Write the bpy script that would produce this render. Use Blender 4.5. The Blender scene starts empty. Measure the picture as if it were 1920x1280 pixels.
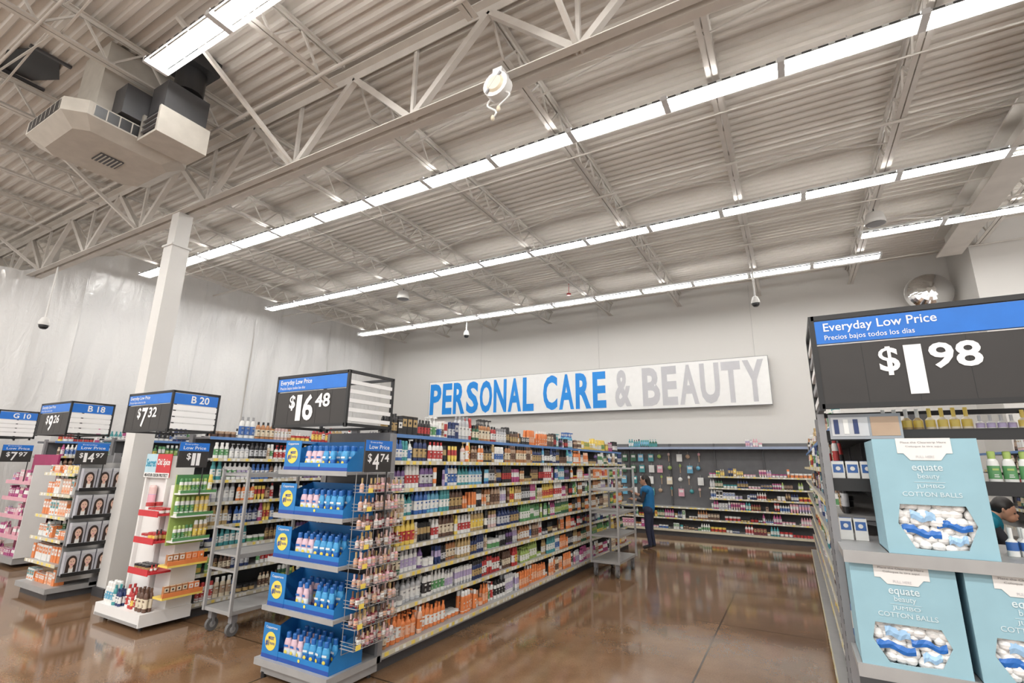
import bpy, math, random
from mathutils import Matrix, Vector, noise
R=random.Random(11)
scene=bpy.context.scene
COLL=scene.collection
# ------------------------------------------------------------------ camera
cam=bpy.data.cameras.new('camera'); co=bpy.data.objects.new('camera',cam); COLL.objects.link(co)
dl=Vector((-1689,-202,-921)).normalized(); Xw=-dl
Yw=Vector((530,-235,-921)); Yw=(Yw-Xw*Yw.dot(Xw)).normalized(); Zw=Xw.cross(Yw)
co.matrix_world=Matrix.Translation((0,0,1.7))@Matrix((Xw,Yw,Zw)).to_4x4()
cam.sensor_width=36; cam.lens=36*921/1920; cam.clip_start=.05
scene.camera=co
try: scene.view_settings.view_transform='Standard'
except Exception: pass
# ------------------------------------------------------------------ materials
MC={}
def M(name,col,rough=.5,metal=0,var=.06,scale=8,emit=0,bump=0,spec=.5):
    if name in MC: return MC[name]
    m=bpy.data.materials.new(name); m.use_nodes=True; nt=m.node_tree; b=nt.nodes['Principled BSDF']
    b.inputs['Roughness'].default_value=rough; b.inputs['Metallic'].default_value=metal
    b.inputs['Specular IOR Level'].default_value=spec
    if emit:
        b.inputs['Base Color'].default_value=(*col,1)
        b.inputs['Emission Color'].default_value=(*col,1); b.inputs['Emission Strength'].default_value=emit
    else:
        tc=nt.nodes.new('ShaderNodeTexCoord'); n=nt.nodes.new('ShaderNodeTexNoise'); n.inputs['Scale'].default_value=scale
        n.inputs['Detail'].default_value=3
        r=nt.nodes.new('ShaderNodeValToRGB'); r.color_ramp.elements[0].position=.3; r.color_ramp.elements[1].position=.7
        r.color_ramp.elements[0].color=(*[c*(1-var) for c in col],1); r.color_ramp.elements[1].color=(*[min(1,c*(1+var)) for c in col],1)
        nt.links.new(tc.outputs['Object'],n.inputs['Vector']); nt.links.new(n.outputs['Fac'],r.inputs['Fac']); nt.links.new(r.outputs['Color'],b.inputs['Base Color'])
        if bump:
            bp=nt.nodes.new('ShaderNodeBump'); bp.inputs['Strength'].default_value=bump; bp.inputs['Distance'].default_value=.02
            nt.links.new(n.outputs['Fac'],bp.inputs['Height']); nt.links.new(bp.outputs['Normal'],b.inputs['Normal'])
    MC[name]=m; return m
COLS=dict(white=(.74,.74,.72),cream=(.68,.60,.46),black=(.025,.024,.026),grey=(.3,.3,.31),silver=(.5,.51,.53),red=(.44,.045,.045),
 darkred=(.20,.02,.03),orange=(.70,.22,.07),amber=(.42,.19,.08),yellow=(.76,.57,.12),green=(.10,.28,.11),lime=(.34,.46,.13),
 darkgreen=(.04,.13,.07),teal=(.06,.28,.30),cyan=(.13,.38,.55),blue=(.045,.13,.38),navy=(.022,.04,.13),purple=(.16,.09,.24),
 lavender=(.42,.35,.54),pink=(.70,.36,.43),rose=(.66,.47,.45),magenta=(.42,.08,.22),brown=(.12,.065,.045),tan=(.42,.29,.2),peach=(.72,.43,.3),gold=(.44,.31,.14))
def C(n): return M('plastic_'+n,COLS[n],.3,0,.05,12)
STEEL=M('shelf_grey_steel',(.24,.24,.25),.42,.2); STEELD=M('dark_steel',(.08,.08,.085),.45,.3)
LTST=M('light_shelf_steel',(.36,.36,.36),.4,.2)
CHROME=M('galvanised_wire',(.5,.5,.5),.3,.8)
BLK=M('black_satin',(.015,.015,.016),.4); CHALK=M('price_board_black',(.028,.025,.024),.45)
SBLUE=M('sign_blue',(.012,.15,.56),.4); SLET=M('letter_white',(.80,.80,.80),.5,var=.02)
WHT=M('white_paint',(.64,.63,.61),.5,var=.03,scale=2)
STRUC=M('painted_steel_white',(.60,.57,.53),.6,var=.06,scale=3,spec=.25)
PEG=M('grey_panel',(.12,.12,.125),.6)
PRAIL=M('price_rail_cream',(.60,.56,.42),.4); TAGW=M('tag_white',(.75,.75,.73),.5); TAGY=M('tag_yellow',(.8,.62,.12),.5)
# ------------------------------------------------------------------ mesh builder
TXT={}
def text_data(s,bold):
    k=(s,bold)
    if k in TXT: return TXT[k]
    cu=bpy.data.curves.new('t','FONT'); cu.body=s; cu.size=1; cu.offset=bold; cu.resolution_u=3
    ob=bpy.data.objects.new('t',cu); COLL.objects.link(ob)
    dg=bpy.context.evaluated_depsgraph_get(); me=bpy.data.meshes.new_from_object(ob.evaluated_get(dg))
    vs=[v.co.copy() for v in me.vertices]; fs=[tuple(p.vertices) for p in me.polygons]
    bpy.data.objects.remove(ob); bpy.data.meshes.remove(me); bpy.data.curves.remove(cu)
    x0=min(v.x for v in vs);x1=max(v.x for v in vs);y0=min(v.y for v in vs);y1=max(v.y for v in vs)
    TXT[k]=([( (v.x-x0)/(x1-x0)-.5,(v.y-y0)/(y1-y0)-.5) for v in vs],fs,(x1-x0)/(y1-y0)); return TXT[k]
class MB:
    def __init__(s): s.v=[];s.f=[];s.m=[];s.sm=[];s.mats=[]
    def mi(s,mat):
        if mat not in s.mats: s.mats.append(mat)
        return s.mats.index(mat)
    def add(s,vs,fs,mat,smooth=False):
        o=len(s.v); s.v.extend([tuple(v) for v in vs]); i=s.mi(mat)
        for f in fs: s.f.append(tuple(o+a for a in f)); s.m.append(i); s.sm.append(smooth)
        return s
    def box(s,x0,y0,z0,x1,y1,z1,mat):
        return s.add([(x0,y0,z0),(x1,y0,z0),(x1,y1,z0),(x0,y1,z0),(x0,y0,z1),(x1,y0,z1),(x1,y1,z1),(x0,y1,z1)],
          [(0,3,2,1),(4,5,6,7),(0,1,5,4),(1,2,6,5),(2,3,7,6),(3,0,4,7)],mat)
    def beam(s,p,q,w,h,mat):
        p=Vector(p);q=Vector(q);d=(q-p).normalized(); u=Vector((0,0,1)) if abs(d.z)<.95 else Vector((1,0,0))
        a=d.cross(u).normalized()*w/2; b=a.cross(d).normalized()*h/2
        vs=[p-a-b,p+a-b,p+a+b,p-a+b,q-a-b,q+a-b,q+a+b,q-a+b]
        return s.add(vs,[(0,1,2,3),(7,6,5,4),(0,4,5,1),(1,5,6,2),(2,6,7,3),(3,7,4,0)],mat)
    def tube(s,p,q,r0,r1,mat,n=8,smooth=True):
        p=Vector(p);q=Vector(q);d=(q-p).normalized(); u=Vector((0,0,1)) if abs(d.z)<.95 else Vector((1,0,0))
        a=d.cross(u).normalized(); b=d.cross(a).normalized(); vs=[]
        for c,r in((p,r0),(q,r1)):
            for i in range(n):
                t=2*math.pi*i/n; vs.append(c+a*r*math.cos(t)+b*r*math.sin(t))
        fs=[(i,(i+1)%n,n+(i+1)%n,n+i) for i in range(n)]
        s.add(vs,fs,mat,smooth); s.add(vs,[tuple(range(n))[::-1],tuple(range(n,2*n))],mat); return s
    def rings(s,rs,n=10,cx=0,cy=0,cz=0,smooth=True,cap=True):
        for k in range(len(rs)-1):
            a=rs[k];b=rs[k+1];vs=[]
            for (rx,ry,z,_) in (a,b):
                for i in range(n):
                    t=2*math.pi*i/n; vs.append((cx+rx*math.cos(t),cy+ry*math.sin(t),cz+z))
            s.add(vs,[(i,(i+1)%n,n+(i+1)%n,n+i) for i in range(n)],a[3],smooth)
        if cap:
            for rr,fl in((rs[0],True),(rs[-1],False)):
                if rr[0]>1e-4:
                    vs=[(cx+rr[0]*math.cos(2*math.pi*i/n),cy+rr[1]*math.sin(2*math.pi*i/n),cz+rr[2]) for i in range(n)]
                    s.add(vs,[tuple(range(n))[::-1] if fl else tuple(range(n))],rs[-2][3] if not fl else rs[0][3])
        return s
    def ell(s,c,rx,ry,rz,mat,n=12,m=8):
        return s.rings([(max(1e-4,rx*math.sin(math.pi*k/m)),max(1e-4,ry*math.sin(math.pi*k/m)),-rz*math.cos(math.pi*k/m),mat) for k in range(m+1)],n,*c,cap=False)
    def text(s,t,c,face,w,h,mat,bold=0.0,eps=.002):
        vs,fs,asp=text_data(t,bold)
        if w is None: w=h*asp
        out=[]
        for x,y in vs:
            x*=w;y*=h
            if face=='-Y': out.append((c[0]+x,c[1]-eps,c[2]+y))
            elif face=='+X': out.append((c[0]+eps,c[1]+x,c[2]+y))
            else: out.append((c[0]-eps,c[1]-x,c[2]+y))
        return s.add(out,fs,mat)
    def disc(s,c,face,r,mat,eps=.002,n=20,ry=None):
        ry=ry or r; vs=[]
        for i in range(n):
            t=2*math.pi*i/n; x=r*math.cos(t); y=ry*math.sin(t)
            vs.append((c[0]+x,c[1]-eps,c[2]+y) if face=='-Y' else (c[0]+eps,c[1]+x,c[2]+y))
        return s.add(vs,[tuple(range(n))],mat)
    def mesh(s,name,off=(0,0,0)):
        me=bpy.data.meshes.new(name); me.from_pydata([(v[0]-off[0],v[1]-off[1],v[2]-off[2]) for v in s.v],[],s.f)
        for m in s.mats: me.materials.append(m)
        me.polygons.foreach_set('material_index',s.m); me.polygons.foreach_set('use_smooth',s.sm); me.update(); return me
def meta(o,label,cat,group=None,kind=None):
    o['label']=label; 
    if cat: o['category']=cat
    if group:o['group']=group
    if kind:o['kind']=kind
    return o
def link(name,data,loc=(0,0,0),rot=0,parent=None):
    o=bpy.data.objects.new(name,data); o.location=loc; o.rotation_euler=(0,0,rot); COLL.objects.link(o)
    if parent: o.parent=parent
    return o
def single(name,mb,loc,label,cat,group=None,kind=None):
    return meta(link(name,mb.mesh(name,loc),loc),label,cat,group,kind)
def thing(name,loc,parts,label,cat,group=None):
    root=meta(link(name,None,loc),label,cat,group); root.empty_display_size=.1
    def rec(par,ps):
        for p in ps:
            o=link(p[0],p[1].mesh(p[0],loc),(0,0,0),0,par)
            if len(p)>3 and p[3]: o['label']=p[3]
            if len(p)>2 and p[2]: rec(o,p[2])
    rec(root,parts); return root
def copy_thing(root,loc,rot=None,label=None):
    n=root.copy(); n.location=loc
    if rot is not None: n.rotation_euler=(0,0,rot)
    if label: n['label']=label
    COLL.objects.link(n)
    def rec(o,np):
        for c in o.children:
            k=c.copy(); k.parent=np; COLL.objects.link(k); rec(c,k)
    rec(root,n); return n
def struct(name,mb): 
    o=link(name,mb.mesh(name)); o['kind']='structure'; return o
# ------------------------------------------------------------------ room
def floor_mat():
    m=bpy.data.materials.new('polished_concrete_floor'); m.use_nodes=True; nt=m.node_tree; b=nt.nodes['Principled BSDF']; L=nt.links.new
    tc=nt.nodes.new('ShaderNodeTexCoord'); n=nt.nodes.new('ShaderNodeTexNoise'); n.inputs['Scale'].default_value=1.6; n.inputs['Detail'].default_value=10; n.inputs['Roughness'].default_value=.6
    r=nt.nodes.new('ShaderNodeValToRGB'); e=r.color_ramp.elements; e[0].position=.25; e[0].color=(.135,.076,.040,1); e[1].position=.78; e[1].color=(.255,.155,.088,1)
    x=e.new(.5); x.color=(.190,.110,.060,1)
    n2=nt.nodes.new('ShaderNodeTexNoise'); n2.inputs['Scale'].default_value=70; n2.inputs['Detail'].default_value=2
    mx=nt.nodes.new('ShaderNodeMix'); mx.data_type='RGBA'; mx.blend_type='OVERLAY'; mx.inputs[0].default_value=.25
    L(tc.outputs['Object'],n.inputs['Vector']);L(tc.outputs['Object'],n2.inputs['Vector']);L(n.outputs['Fac'],r.inputs['Fac']);L(r.outputs['Color'],mx.inputs[6]);L(n2.outputs['Fac'],mx.inputs[7])
    br=nt.nodes.new('ShaderNodeTexBrick'); br.offset=0; br.inputs['Scale'].default_value=1; br.inputs['Brick Width'].default_value=3.0; br.inputs['Row Height'].default_value=3.0; br.inputs['Mortar Size'].default_value=.009
    br.inputs['Color1'].default_value=br.inputs['Color2'].default_value=(1,1,1,1); br.inputs['Mortar'].default_value=(.3,.3,.3,1)
    mp=nt.nodes.new('ShaderNodeMapping'); mp.inputs['Location'].default_value=(.9,-.4,0); L(tc.outputs['Object'],mp.inputs['Vector']); L(mp.outputs[0],br.inputs['Vector'])
    m2=nt.nodes.new('ShaderNodeMix'); m2.data_type='RGBA'; m2.blend_type='MULTIPLY'; m2.inputs[0].default_value=1
    L(mx.outputs[2],m2.inputs[6]);L(br.outputs['Color'],m2.inputs[7]);L(m2.outputs[2],b.inputs['Base Color'])
    rr=nt.nodes.new('ShaderNodeMapRange'); rr.inputs['To Min'].default_value=.04; rr.inputs['To Max'].default_value=.15
    L(n.outputs['Fac'],rr.inputs['Value']); L(rr.outputs['Result'],b.inputs['Roughness'])
    b.inputs['Specular IOR Level'].default_value=.9
    return m
struct('floor',MB().box(-17.1,-5,-.1,7,14,0,floor_mat()))
WALL=M('wall_paint_white',(.62,.605,.58),.6,var=.01,scale=.3)
struct('wall_back',MB().box(-17.1,13.9,0,3.6,14.0,6.6,WALL))
struct('wall_left',MB().box(-17.1,-5,0,-17.0,14,6.6,WALL))
struct('wall_right_return',MB().box(3.5,12.4,0,3.6,13.9,6.6,WALL))
struct('wall_right_front',MB().box(3.6,12.4,0,7,12.5,6.6,WALL))
struct('baseboard_back',MB().box(-13.6,13.88,0,3.5,13.9,.1,BLK))
DECK=M('painted_deck_grey',(.63,.595,.55),.65,var=.03,scale=.8,spec=.2)
mb=MB(); y=-5; vs=[];X0,X1=-17.1,7
prof=[(0,0),(.045,0),(.065,.038),(.13,.038)]
pts=[]
while y<14.0:
    for dy,dz in prof: pts.append((y+dy,6.5+dz))
    y+=.15
for (a,b_) in pts: vs+= [(X0,a,b_),(X1,a,b_)]
mb.add(vs,[(2*i,2*i+1,2*i+3,2*i+2) for i in range(len(pts)-1)],DECK)
mb.box(X0,-5,6.6,X1,14.05,6.7,DECK)
struct('ceiling',mb)
def joist_parts(y0,y1):
    L=y1-y0; a=MB(); b=MB(); w=MB()
    for sx in(-.035,.035):
        a.box(sx-.02,y0,6.44,sx+.02,y1,6.448,STRUC)
        b.box(sx-.028,y0+.3,6.03,sx+.028,y1-.1,6.037,STRUC).box(sx*.45-.004,y0+.3,6.037,sx*.45+.004,y1-.1,6.08,STRUC)
    a.box(-.02,y0,6.40,-.012,y1,6.44,STRUC).box(.012,y0,6.40,.02,y1,6.44,STRUC)
    n=int(L/.6); st=L/n
    for i in range(n):
        p=y0+i*st
        w.beam((0,p+.02,6.42),(0,p+st/2,6.05),.022,.022,STRUC); w.beam((0,p+st/2,6.05),(0,p+st-.02,6.42),.022,.022,STRUC)
    return [('top_chord',a),('bottom_chord',b),('joist_web',w)]
far=near=None
for k in range(-1,10):
    x=1.64-2.0*k
    if far is None:
        far=thing('ceiling_joist',(0,3.6,6.5),joist_parts(3.6,13.9),'off-white open-web steel joist under the corrugated deck','roof joist','roof joists')
        near=thing('ceiling_joist',(0,-4.8,6.5),joist_parts(-4.8,3.4),'off-white open-web steel joist under the corrugated deck','roof joist','roof joists')
        far.location=(x,3.6,6.5); near.location=(x,-4.8,6.5)
    else:
        copy_thing(far,(x,3.6,6.5)); copy_thing(near,(x,-4.8,6.5))
def rod(y,z,r,lab,name='conduit_pipe',x0=-16.5,x1=6.5,mat=STRUC):
    single(name,MB().tube((x0,y,z),(x1,y,z),r,r,mat,8),((x0+x1)/2,y,z),lab,'pipe')
for yy in(5.9,9.3,12.3): rod(yy,6.015,.012,'thin off-white bridging rod crossing under the roof joists','bridging_rod')
for yy in(1.2,-.6): rod(yy,6.015,.015,'thin off-white bridging rod crossing under the roof joists','bridging_rod')
rod(7.1,6.00,.022,'off-white sprinkler pipe under the roof deck','sprinkler_pipe')
rod(10.2,6.00,.022,'off-white sprinkler pipe under the roof deck','sprinkler_pipe',-13.2)
rod(.6,5.98,.035,'off-white sprinkler main pipe under the roof deck','sprinkler_pipe')
rod(3.05,6.0,.02,'thin off-white conduit under the roof deck','conduit_pipe')
for yy in(4.6,7.7,11.0,1.35,-.1):
    m=MB()
    for k in range(-1,9 if yy<4 else 7):
        x=1.64-2.0*k; m.beam((x,yy,6.06),(x-2,yy,6.42),.018,.018,STRUC); m.beam((x,yy+.03,6.42),(x-2,yy+.03,6.06),.018,.018,STRUC)
    single('cross_bridging',m,(-6,yy,6.25),'off-white crossed angle bridging between the roof joists','roof bracing')
g1=MB();g2=MB();Y=3.5
for s in(-1,1):
    g1.box(-16.9,Y+s*.03-.004,5.31,6.9,Y+s*.03+.004,5.40,STRUC); g1.box(-16.9,min(Y+s*.03,Y+s*.12),5.30,6.9,max(Y+s*.03,Y+s*.12),5.31,STRUC)
    g2.box(-16.9,Y+s*.03-.004,6.22,6.9,Y+s*.03+.004,6.32,STRUC); g2.box(-16.9,min(Y+s*.03,Y+s*.12),6.32,6.9,max(Y+s*.03,Y+s*.12),6.335,STRUC)
gp=[('bottom_chord',g1),('top_chord',g2)]
x=-1.32-1.95*8
while x<6.5:
    gp.append(('girder_web',MB().beam((x,Y,5.34),(x+.975,Y,6.27),.07,.07,STRUC))); gp.append(('girder_web',MB().beam((x,Y,5.34),(x-.975,Y,6.27),.07,.07,STRUC)))
    gp.append(('girder_web',MB().beam((x,Y,5.34),(x,Y,6.27),.04,.04,STRUC))); x+=1.95
for x in(-1.32,-5.2,-9.1,-13.0,2.6):
    gp.append(('brace',MB().beam((x,Y-.05,5.36),(x-.2,Y-1.5,6.4),.045,.045,STRUC))); gp.append(('brace',MB().beam((x,Y+.05,5.36),(x+.1,Y+1.2,6.4),.04,.04,STRUC)))
thing('roof_girder',(-5,Y,5.3),gp,'off-white steel truss girder carried on a column','roof girder')
b=MB().box(2.98,-4.5,5.9,3.38,12.38,5.93,STRUC).box(2.98,-4.5,6.3,3.38,12.38,6.33,STRUC).box(3.165,-4.5,5.93,3.195,12.38,6.3,STRUC)
single('steel_beam',b,(3.18,4,5.9),'wide-flange off-white steel roof beam meeting the wall','steel beam')
c=MB().box(-7.91,3.38,.0,-7.67,3.62,4.75,WHT); cc=MB().box(-7.93,3.36,4.75,-7.65,3.64,4.78,WHT).box(-7.89,3.40,4.78,-7.69,3.60,5.3,WHT)
thing('support_column',(-7.79,3.5,0),[('column_shaft',c),('column_cap',cc),('base_collar',MB().box(-7.94,3.35,0,-7.64,3.65,.1,STEELD))],'square white steel support column under the girder','column')
# plastic sheets
def plastic_mat():
    m=bpy.data.materials.new('plastic_sheeting'); m.use_nodes=True; nt=m.node_tree; b=nt.nodes['Principled BSDF']; L=nt.links.new
    b.inputs['Base Color'].default_value=(.72,.72,.72,1); b.inputs['Roughness'].default_value=.2; b.inputs['Specular IOR Level'].default_value=.8
    tc=nt.nodes.new('ShaderNodeTexCoord'); mp=nt.nodes.new('ShaderNodeMapping'); mp.inputs['Scale'].default_value=(1,2.4,.55); L(tc.outputs['Object'],mp.inputs['Vector'])
    n=nt.nodes.new('ShaderNodeTexNoise'); n.inputs['Scale'].default_value=1.3; n.inputs['Detail'].default_value=4; n.inputs['Distortion'].default_value=.9; L(mp.outputs[0],n.inputs['Vector'])
    n3=nt.nodes.new('ShaderNodeTexNoise'); n3.inputs['Scale'].default_value=4.5; n3.inputs['Detail'].default_value=3; n3.inputs['Distortion'].default_value=2.2; L(tc.outputs['Object'],n3.inputs['Vector'])
    ad=nt.nodes.new('ShaderNodeMath'); ad.operation='MULTIPLY_ADD'; ad.inputs[1].default_value=.22; L(n3.outputs['Fac'],ad.inputs[0]); L(n.outputs['Fac'],ad.inputs[2])
    bp=nt.nodes.new('ShaderNodeBump'); bp.inputs['Strength'].default_value=.6; bp.inputs['Distance'].default_value=.12; L(ad.outputs[0],bp.inputs['Height']); L(bp.outputs[0],b.inputs['Normal'])
    tl=nt.nodes.new('ShaderNodeBsdfTranslucent'); tl.inputs[0].default_value=(.8,.8,.8,1); ms=nt.nodes.new('ShaderNodeMixShader'); ms.inputs[0].default_value=.3
    L(b.outputs[0],ms.inputs[1]); L(tl.outputs[0],ms.inputs[2])
    tp=nt.nodes.new('ShaderNodeBsdfTransparent'); m2=nt.nodes.new('ShaderNodeMixShader'); m2.inputs[0].default_value=.14
    L(ms.outputs[0],m2.inputs[1]); L(tp.outputs[0],m2.inputs[2]); L(m2.outputs[0],nt.nodes['Material Output'].inputs['Surface'])
    return m
PL=plastic_mat()
def sheet(i,y0,y1):
    mb=MB(); ny=int((y1-y0)/.05); nz=60; vs=[]
    for k in range(nz+1):
        for j in range(ny+1):
            y=y0+(y1-y0)*j/ny
            top=6.40-.04*abs(math.sin(y*3.2+i))-.05*noise.noise(Vector((y*3,i,0)))
            if y<4.9: top-=1.0*min(1,(4.9-y)/1.6)
            z=.05+(top-.05)*k/nz
            d=.13*noise.noise(Vector((y*1.1,z*.16,i*7)))+.055*noise.noise(Vector((y*3.0-z*.25,z*.3,i)))+.018*noise.noise(Vector((y*7+z*.8,z*1.2,i+3)))
            e=min(y-y0,y1-y); d+=.05*math.exp(-e*9)
            vs.append((-13.42+d+(i%2)*.03,y,z))
    fs=[(k*(ny+1)+j,k*(ny+1)+j+1,(k+1)*(ny+1)+j+1,(k+1)*(ny+1)+j) for k in range(nz) for j in range(ny)]
    mb.add(vs,fs,PL,True)
    single('plastic_sheet',mb,(-13.4,(y0+y1)/2,0),'wrinkled translucent white plastic sheet hung floor to ceiling','plastic sheet','dust barrier sheets')
for i,(a,b_) in enumerate([(-1,2.0),(1.97,4.4),(4.37,6.9),(6.87,8.4),(8.37,11.1),(11.07,12.4),(12.37,13.7)]): sheet(i,a,b_)
for y in(3.9,6.3,8.7,11.1,13.4):
    single('wall_stud',MB().box(-13.95,y-.05,0,-13.85,y+.05,6.4,STRUC).box(-13.95,y-.07,0,-13.85,y+.07,.02,STEEL),(-13.9,y,0),'pale upright frame post behind the plastic sheeting','post','posts behind the sheeting')
# ------------------------------------------------------------------ lights
TUBE=M('fluorescent_tube',(1,.985,.955),.4,emit=38); REFL=M('fixture_white_enamel',(.62,.62,.62),.4,var=.02)
def fixture_parts():
    h=MB(); z=5.9
    h.box(-.6,-.035,z+.03,.6,.035,z+.09,REFL)
    for s in(-1,1):
        p=[(-.6,s*.035,z+.034),(.6,s*.035,z+.034),(.6,s*.074,z+.034),(-.6,s*.074,z+.034)]
        h.add(p,[(0,1,2,3)],REFL)
        p=[(-.6,s*.096,z+.024),(.6,s*.096,z+.024),(.6,s*.125,z-.016),(-.6,s*.125,z-.016)]
        h.add(p,[(0,1,2,3)],REFL)
        for xx in(-.59,-.2,.2,.59): h.box(xx-.006,min(s*.02,s*.098),z+.028,xx+.006,max(s*.02,s*.098),z+.034,REFL)
        for k in range(8):
            xx=-.52+k*.148; h.box(xx-.045,s*.1265-.001,z-.008,xx+.045,s*.1265+.001,z+.012,STEELD)
    parts=[('fixture_housing',h)]
    for xx in (-.61,.575): parts.append(('end_plate',MB().box(xx,-.122,z-.018,xx+.035,.122,z+.045,REFL)))
    for s in(-1,1): parts.append(('lamp_tube',MB().tube((-.572,s*.058,z+.008),(.572,s*.058,z+.008),.018,.018,TUBE,6)))
    parts.append(('hanger_rod',MB().tube((0,0,z+.09),(0,0,6.04),.004,.004,CHROME,4))); return parts
base_fx=thing('fluorescent_fixture',(0,0,5.9),fixture_parts(),'white two-tube fluorescent strip light hung in a continuous row, lit','ceiling light','fluorescent strip lights')
first=True
def row(y,xa,xb):
    global first
    x=xa+.61
    while x<xb+.01:
        if first: base_fx.location=(x,y,5.9); first=False
        else: copy_thing(base_fx,(x,y,5.9))
        x+=1.22
row(5.3,-13.1,5.5); row(8.4,-12.85,5.6); row(11.75,-12.65,1.6); row(10.5,1.5,5.5); row(2.03,-5.75,1.5)
def area(x,y,z,sx,sy,e,up=False):
    l=bpy.data.lights.new('unseen_lamp_and_fill','AREA'); l.shape='RECTANGLE'; l.size=sx; l.size_y=sy; l.energy=e; l.color=(1,.98,.95)
    o=bpy.data.objects.new('unseen_lamp_and_fill',l); o.location=(x,y,z); COLL.objects.link(o)
    if up: o.rotation_euler=(math.pi,0,0)
    return o
area(-2,-1.2,5.85,14,.25,430); area(-4,-4.2,5.85,18,.25,500); area(-12,0.6,5.85,6,.25,220); area(-15.5,8,5.85,.6,9,260)
area(-4,-1.2,5.9,18,.25,240,True); area(-4,-4.2,5.9,18,.25,300,True)  # unseen upward fill lights, added to brighten the ceiling deck and joists
w=bpy.data.worlds.new('world'); scene.world=w; w.use_nodes=True; w.node_tree.nodes['Background'].inputs[0].default_value=(1,.965,.92,1); w.node_tree.nodes['Background'].inputs[1].default_value=1.35
# ------------------------------------------------------------------ ceiling hardware
def dome_cam(x,y,ztop,zb):
    p=MB().tube((x,y,zb+.2),(x,y,ztop),.016,.016,WHT,8)
    h=MB().rings([(.03,.03,.22,WHT),(.055,.055,.2,WHT),(.085,.085,.12,WHT),(.09,.09,.06,WHT)],14,x,y,zb)
    d=MB().rings([(.001,.001,-.02,BLK),(.045,.045,-.01,BLK),(.07,.07,.02,BLK),(.075,.075,.06,BLK)],14,x,y,zb)
    thing('security_camera',(x,y,ztop),[('mounting_pole',p),('camera_housing',h),('camera_dome',d)],'white dome security camera hanging on a ceiling pole','security camera','ceiling cameras')
dome_cam(-.37,11.35,6.03,5.05); dome_cam(-8.36,12.0,6.03,5.4); dome_cam(-12.2,3.5,5.3,4.05)
def pendant(x,y):
    a=MB().rings([(.15,.15,0,WHT),(.155,.155,.05,WHT),(.125,.125,.18,WHT),(.05,.05,.22,WHT)],16,x,y,5.75)
    a2=MB().rings([(.148,.148,-.001,STEEL),(.12,.12,-.012,STEEL)],16,x,y,5.75)
    thing('pendant_speaker',(x,y,6.0),[('speaker_shell',a),('speaker_grille',a2),('hanger_rod',MB().tube((x,y,5.97),(x,y,6.03),.01,.01,STEELD,6))],'white bell-shaped pendant speaker under the roof joists','speaker','pendant speakers')
pendant(-8.36,9.1); pendant(1.64,9.7)
single('fire_alarm_strobe',MB().rings([(.06,.06,0,C('red')),(.06,.06,.04,C('red')),(.02,.02,.05,C('red'))],10,-4.72,11.4,6.0).tube((-4.72,11.4,6.05),(-4.72,11.4,6.5),.008,.008,C('red'),6),(-4.72,11.4,6.5),'small red fire alarm device hung from the roof deck','fire alarm')
rx,ry,rz=-2.05,3.3,5.1
q=MB().tube((rx,ry-.05,rz),(rx,ry+.05,rz),.13,.13,WHT,18).tube((rx,ry-.07,rz),(rx,ry-.05,rz),.07,.09,C('cream'),14)
q.tube((rx-.09,ry-.06,rz-.08),(rx+.06,ry-.06,rz+.1),.012,.012,C('grey'),6)
cb=MB(); pr=(rx-.06,ry,rz-.1)
for i in range(14):
    t=i/13; nx=(rx-.06-.05*math.sin(t*6),ry,rz-.1-.22*t); cb.tube(pr,nx,.009,.009,C('white'),6); pr=nx
cb.ell(pr,.02,.02,.03,C('cream'),8,6); cb2=MB(); pr=(rx+.07,ry,rz-.08)
for i in range(12):
    t=i/11; nx=(rx+.07+.06*math.sin(t*5),ry,rz-.08-.16*t); cb2.tube(pr,nx,.009,.009,C('white'),6); pr=nx
cb2.ell(pr,.02,.02,.03,C('cream'),8,6)
thing('cord_reel',(rx,ry,5.3),[('reel_housing',q),('power_cord',cb),('power_cord',cb2),('mounting_bracket',MB().box(rx-.05,ry-.02,rz+.1,rx+.05,ry+.12,5.3,WHT))],'white retractable power cord reel hung under the girder','cord reel')
# HVAC diffuser
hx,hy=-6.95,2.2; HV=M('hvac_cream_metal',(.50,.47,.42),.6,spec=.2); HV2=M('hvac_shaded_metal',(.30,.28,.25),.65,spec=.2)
def oct_ring(hw,c,z): return [(hx-hw+c,hy-hw,z),(hx+hw-c,hy-hw,z),(hx+hw,hy-hw+c,z),(hx+hw,hy+hw-c,z),(hx+hw-c,hy+hw,z),(hx-hw+c,hy+hw,z),(hx-hw,hy+hw-c,z),(hx-hw,hy-hw+c,z)]
pan=MB(); rs=[oct_ring(.48,.12,5.22),oct_ring(.64,.17,5.32),oct_ring(.64,.17,5.48),oct_ring(.5,.1,5.50)]
vs=sum(rs,[]); fs=[tuple(range(8))[::-1]]
for k in range(3): fs+=[(8*k+i,8*k+(i+1)%8,8*k+8+(i+1)%8,8*k+8+i) for i in range(8)]
fs.append(tuple(range(24,32))); pan.add(vs,fs,HV)
duct=MB().box(hx-.25,hy-.35,5.50,hx+.4,hy+.35,6.49,HV)
gr=MB().box(hx-.12,hy-.12,5.205,hx+.12,hy+.12,5.219,STEELD)
for i in range(6): gr.box(hx-.12,hy-.11+i*.04,5.198,hx+.12,hy-.098+i*.04,5.205,HV)
def slot(nx,ny):
    m=MB(); t=Vector((-ny,nx,0)); cpt=Vector((hx,hy,0))+Vector((nx,ny,0))*.644
    def quad(s0,s1,z0,z1,mat,e=0):
        c_=cpt+Vector((nx,ny,0))*e; m.add([c_+t*s0+Vector((0,0,z0)),c_+t*s1+Vector((0,0,z0)),c_+t*s1+Vector((0,0,z1)),c_+t*s0+Vector((0,0,z1))],[(0,1,2,3)],mat)
    quad(-.42,.42,5.335,5.465,BLK)
    for k in range(8): quad(-.42+k*.12-.006,-.42+k*.12+.006,5.335,5.465,HV,.003)
    return m
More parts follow.
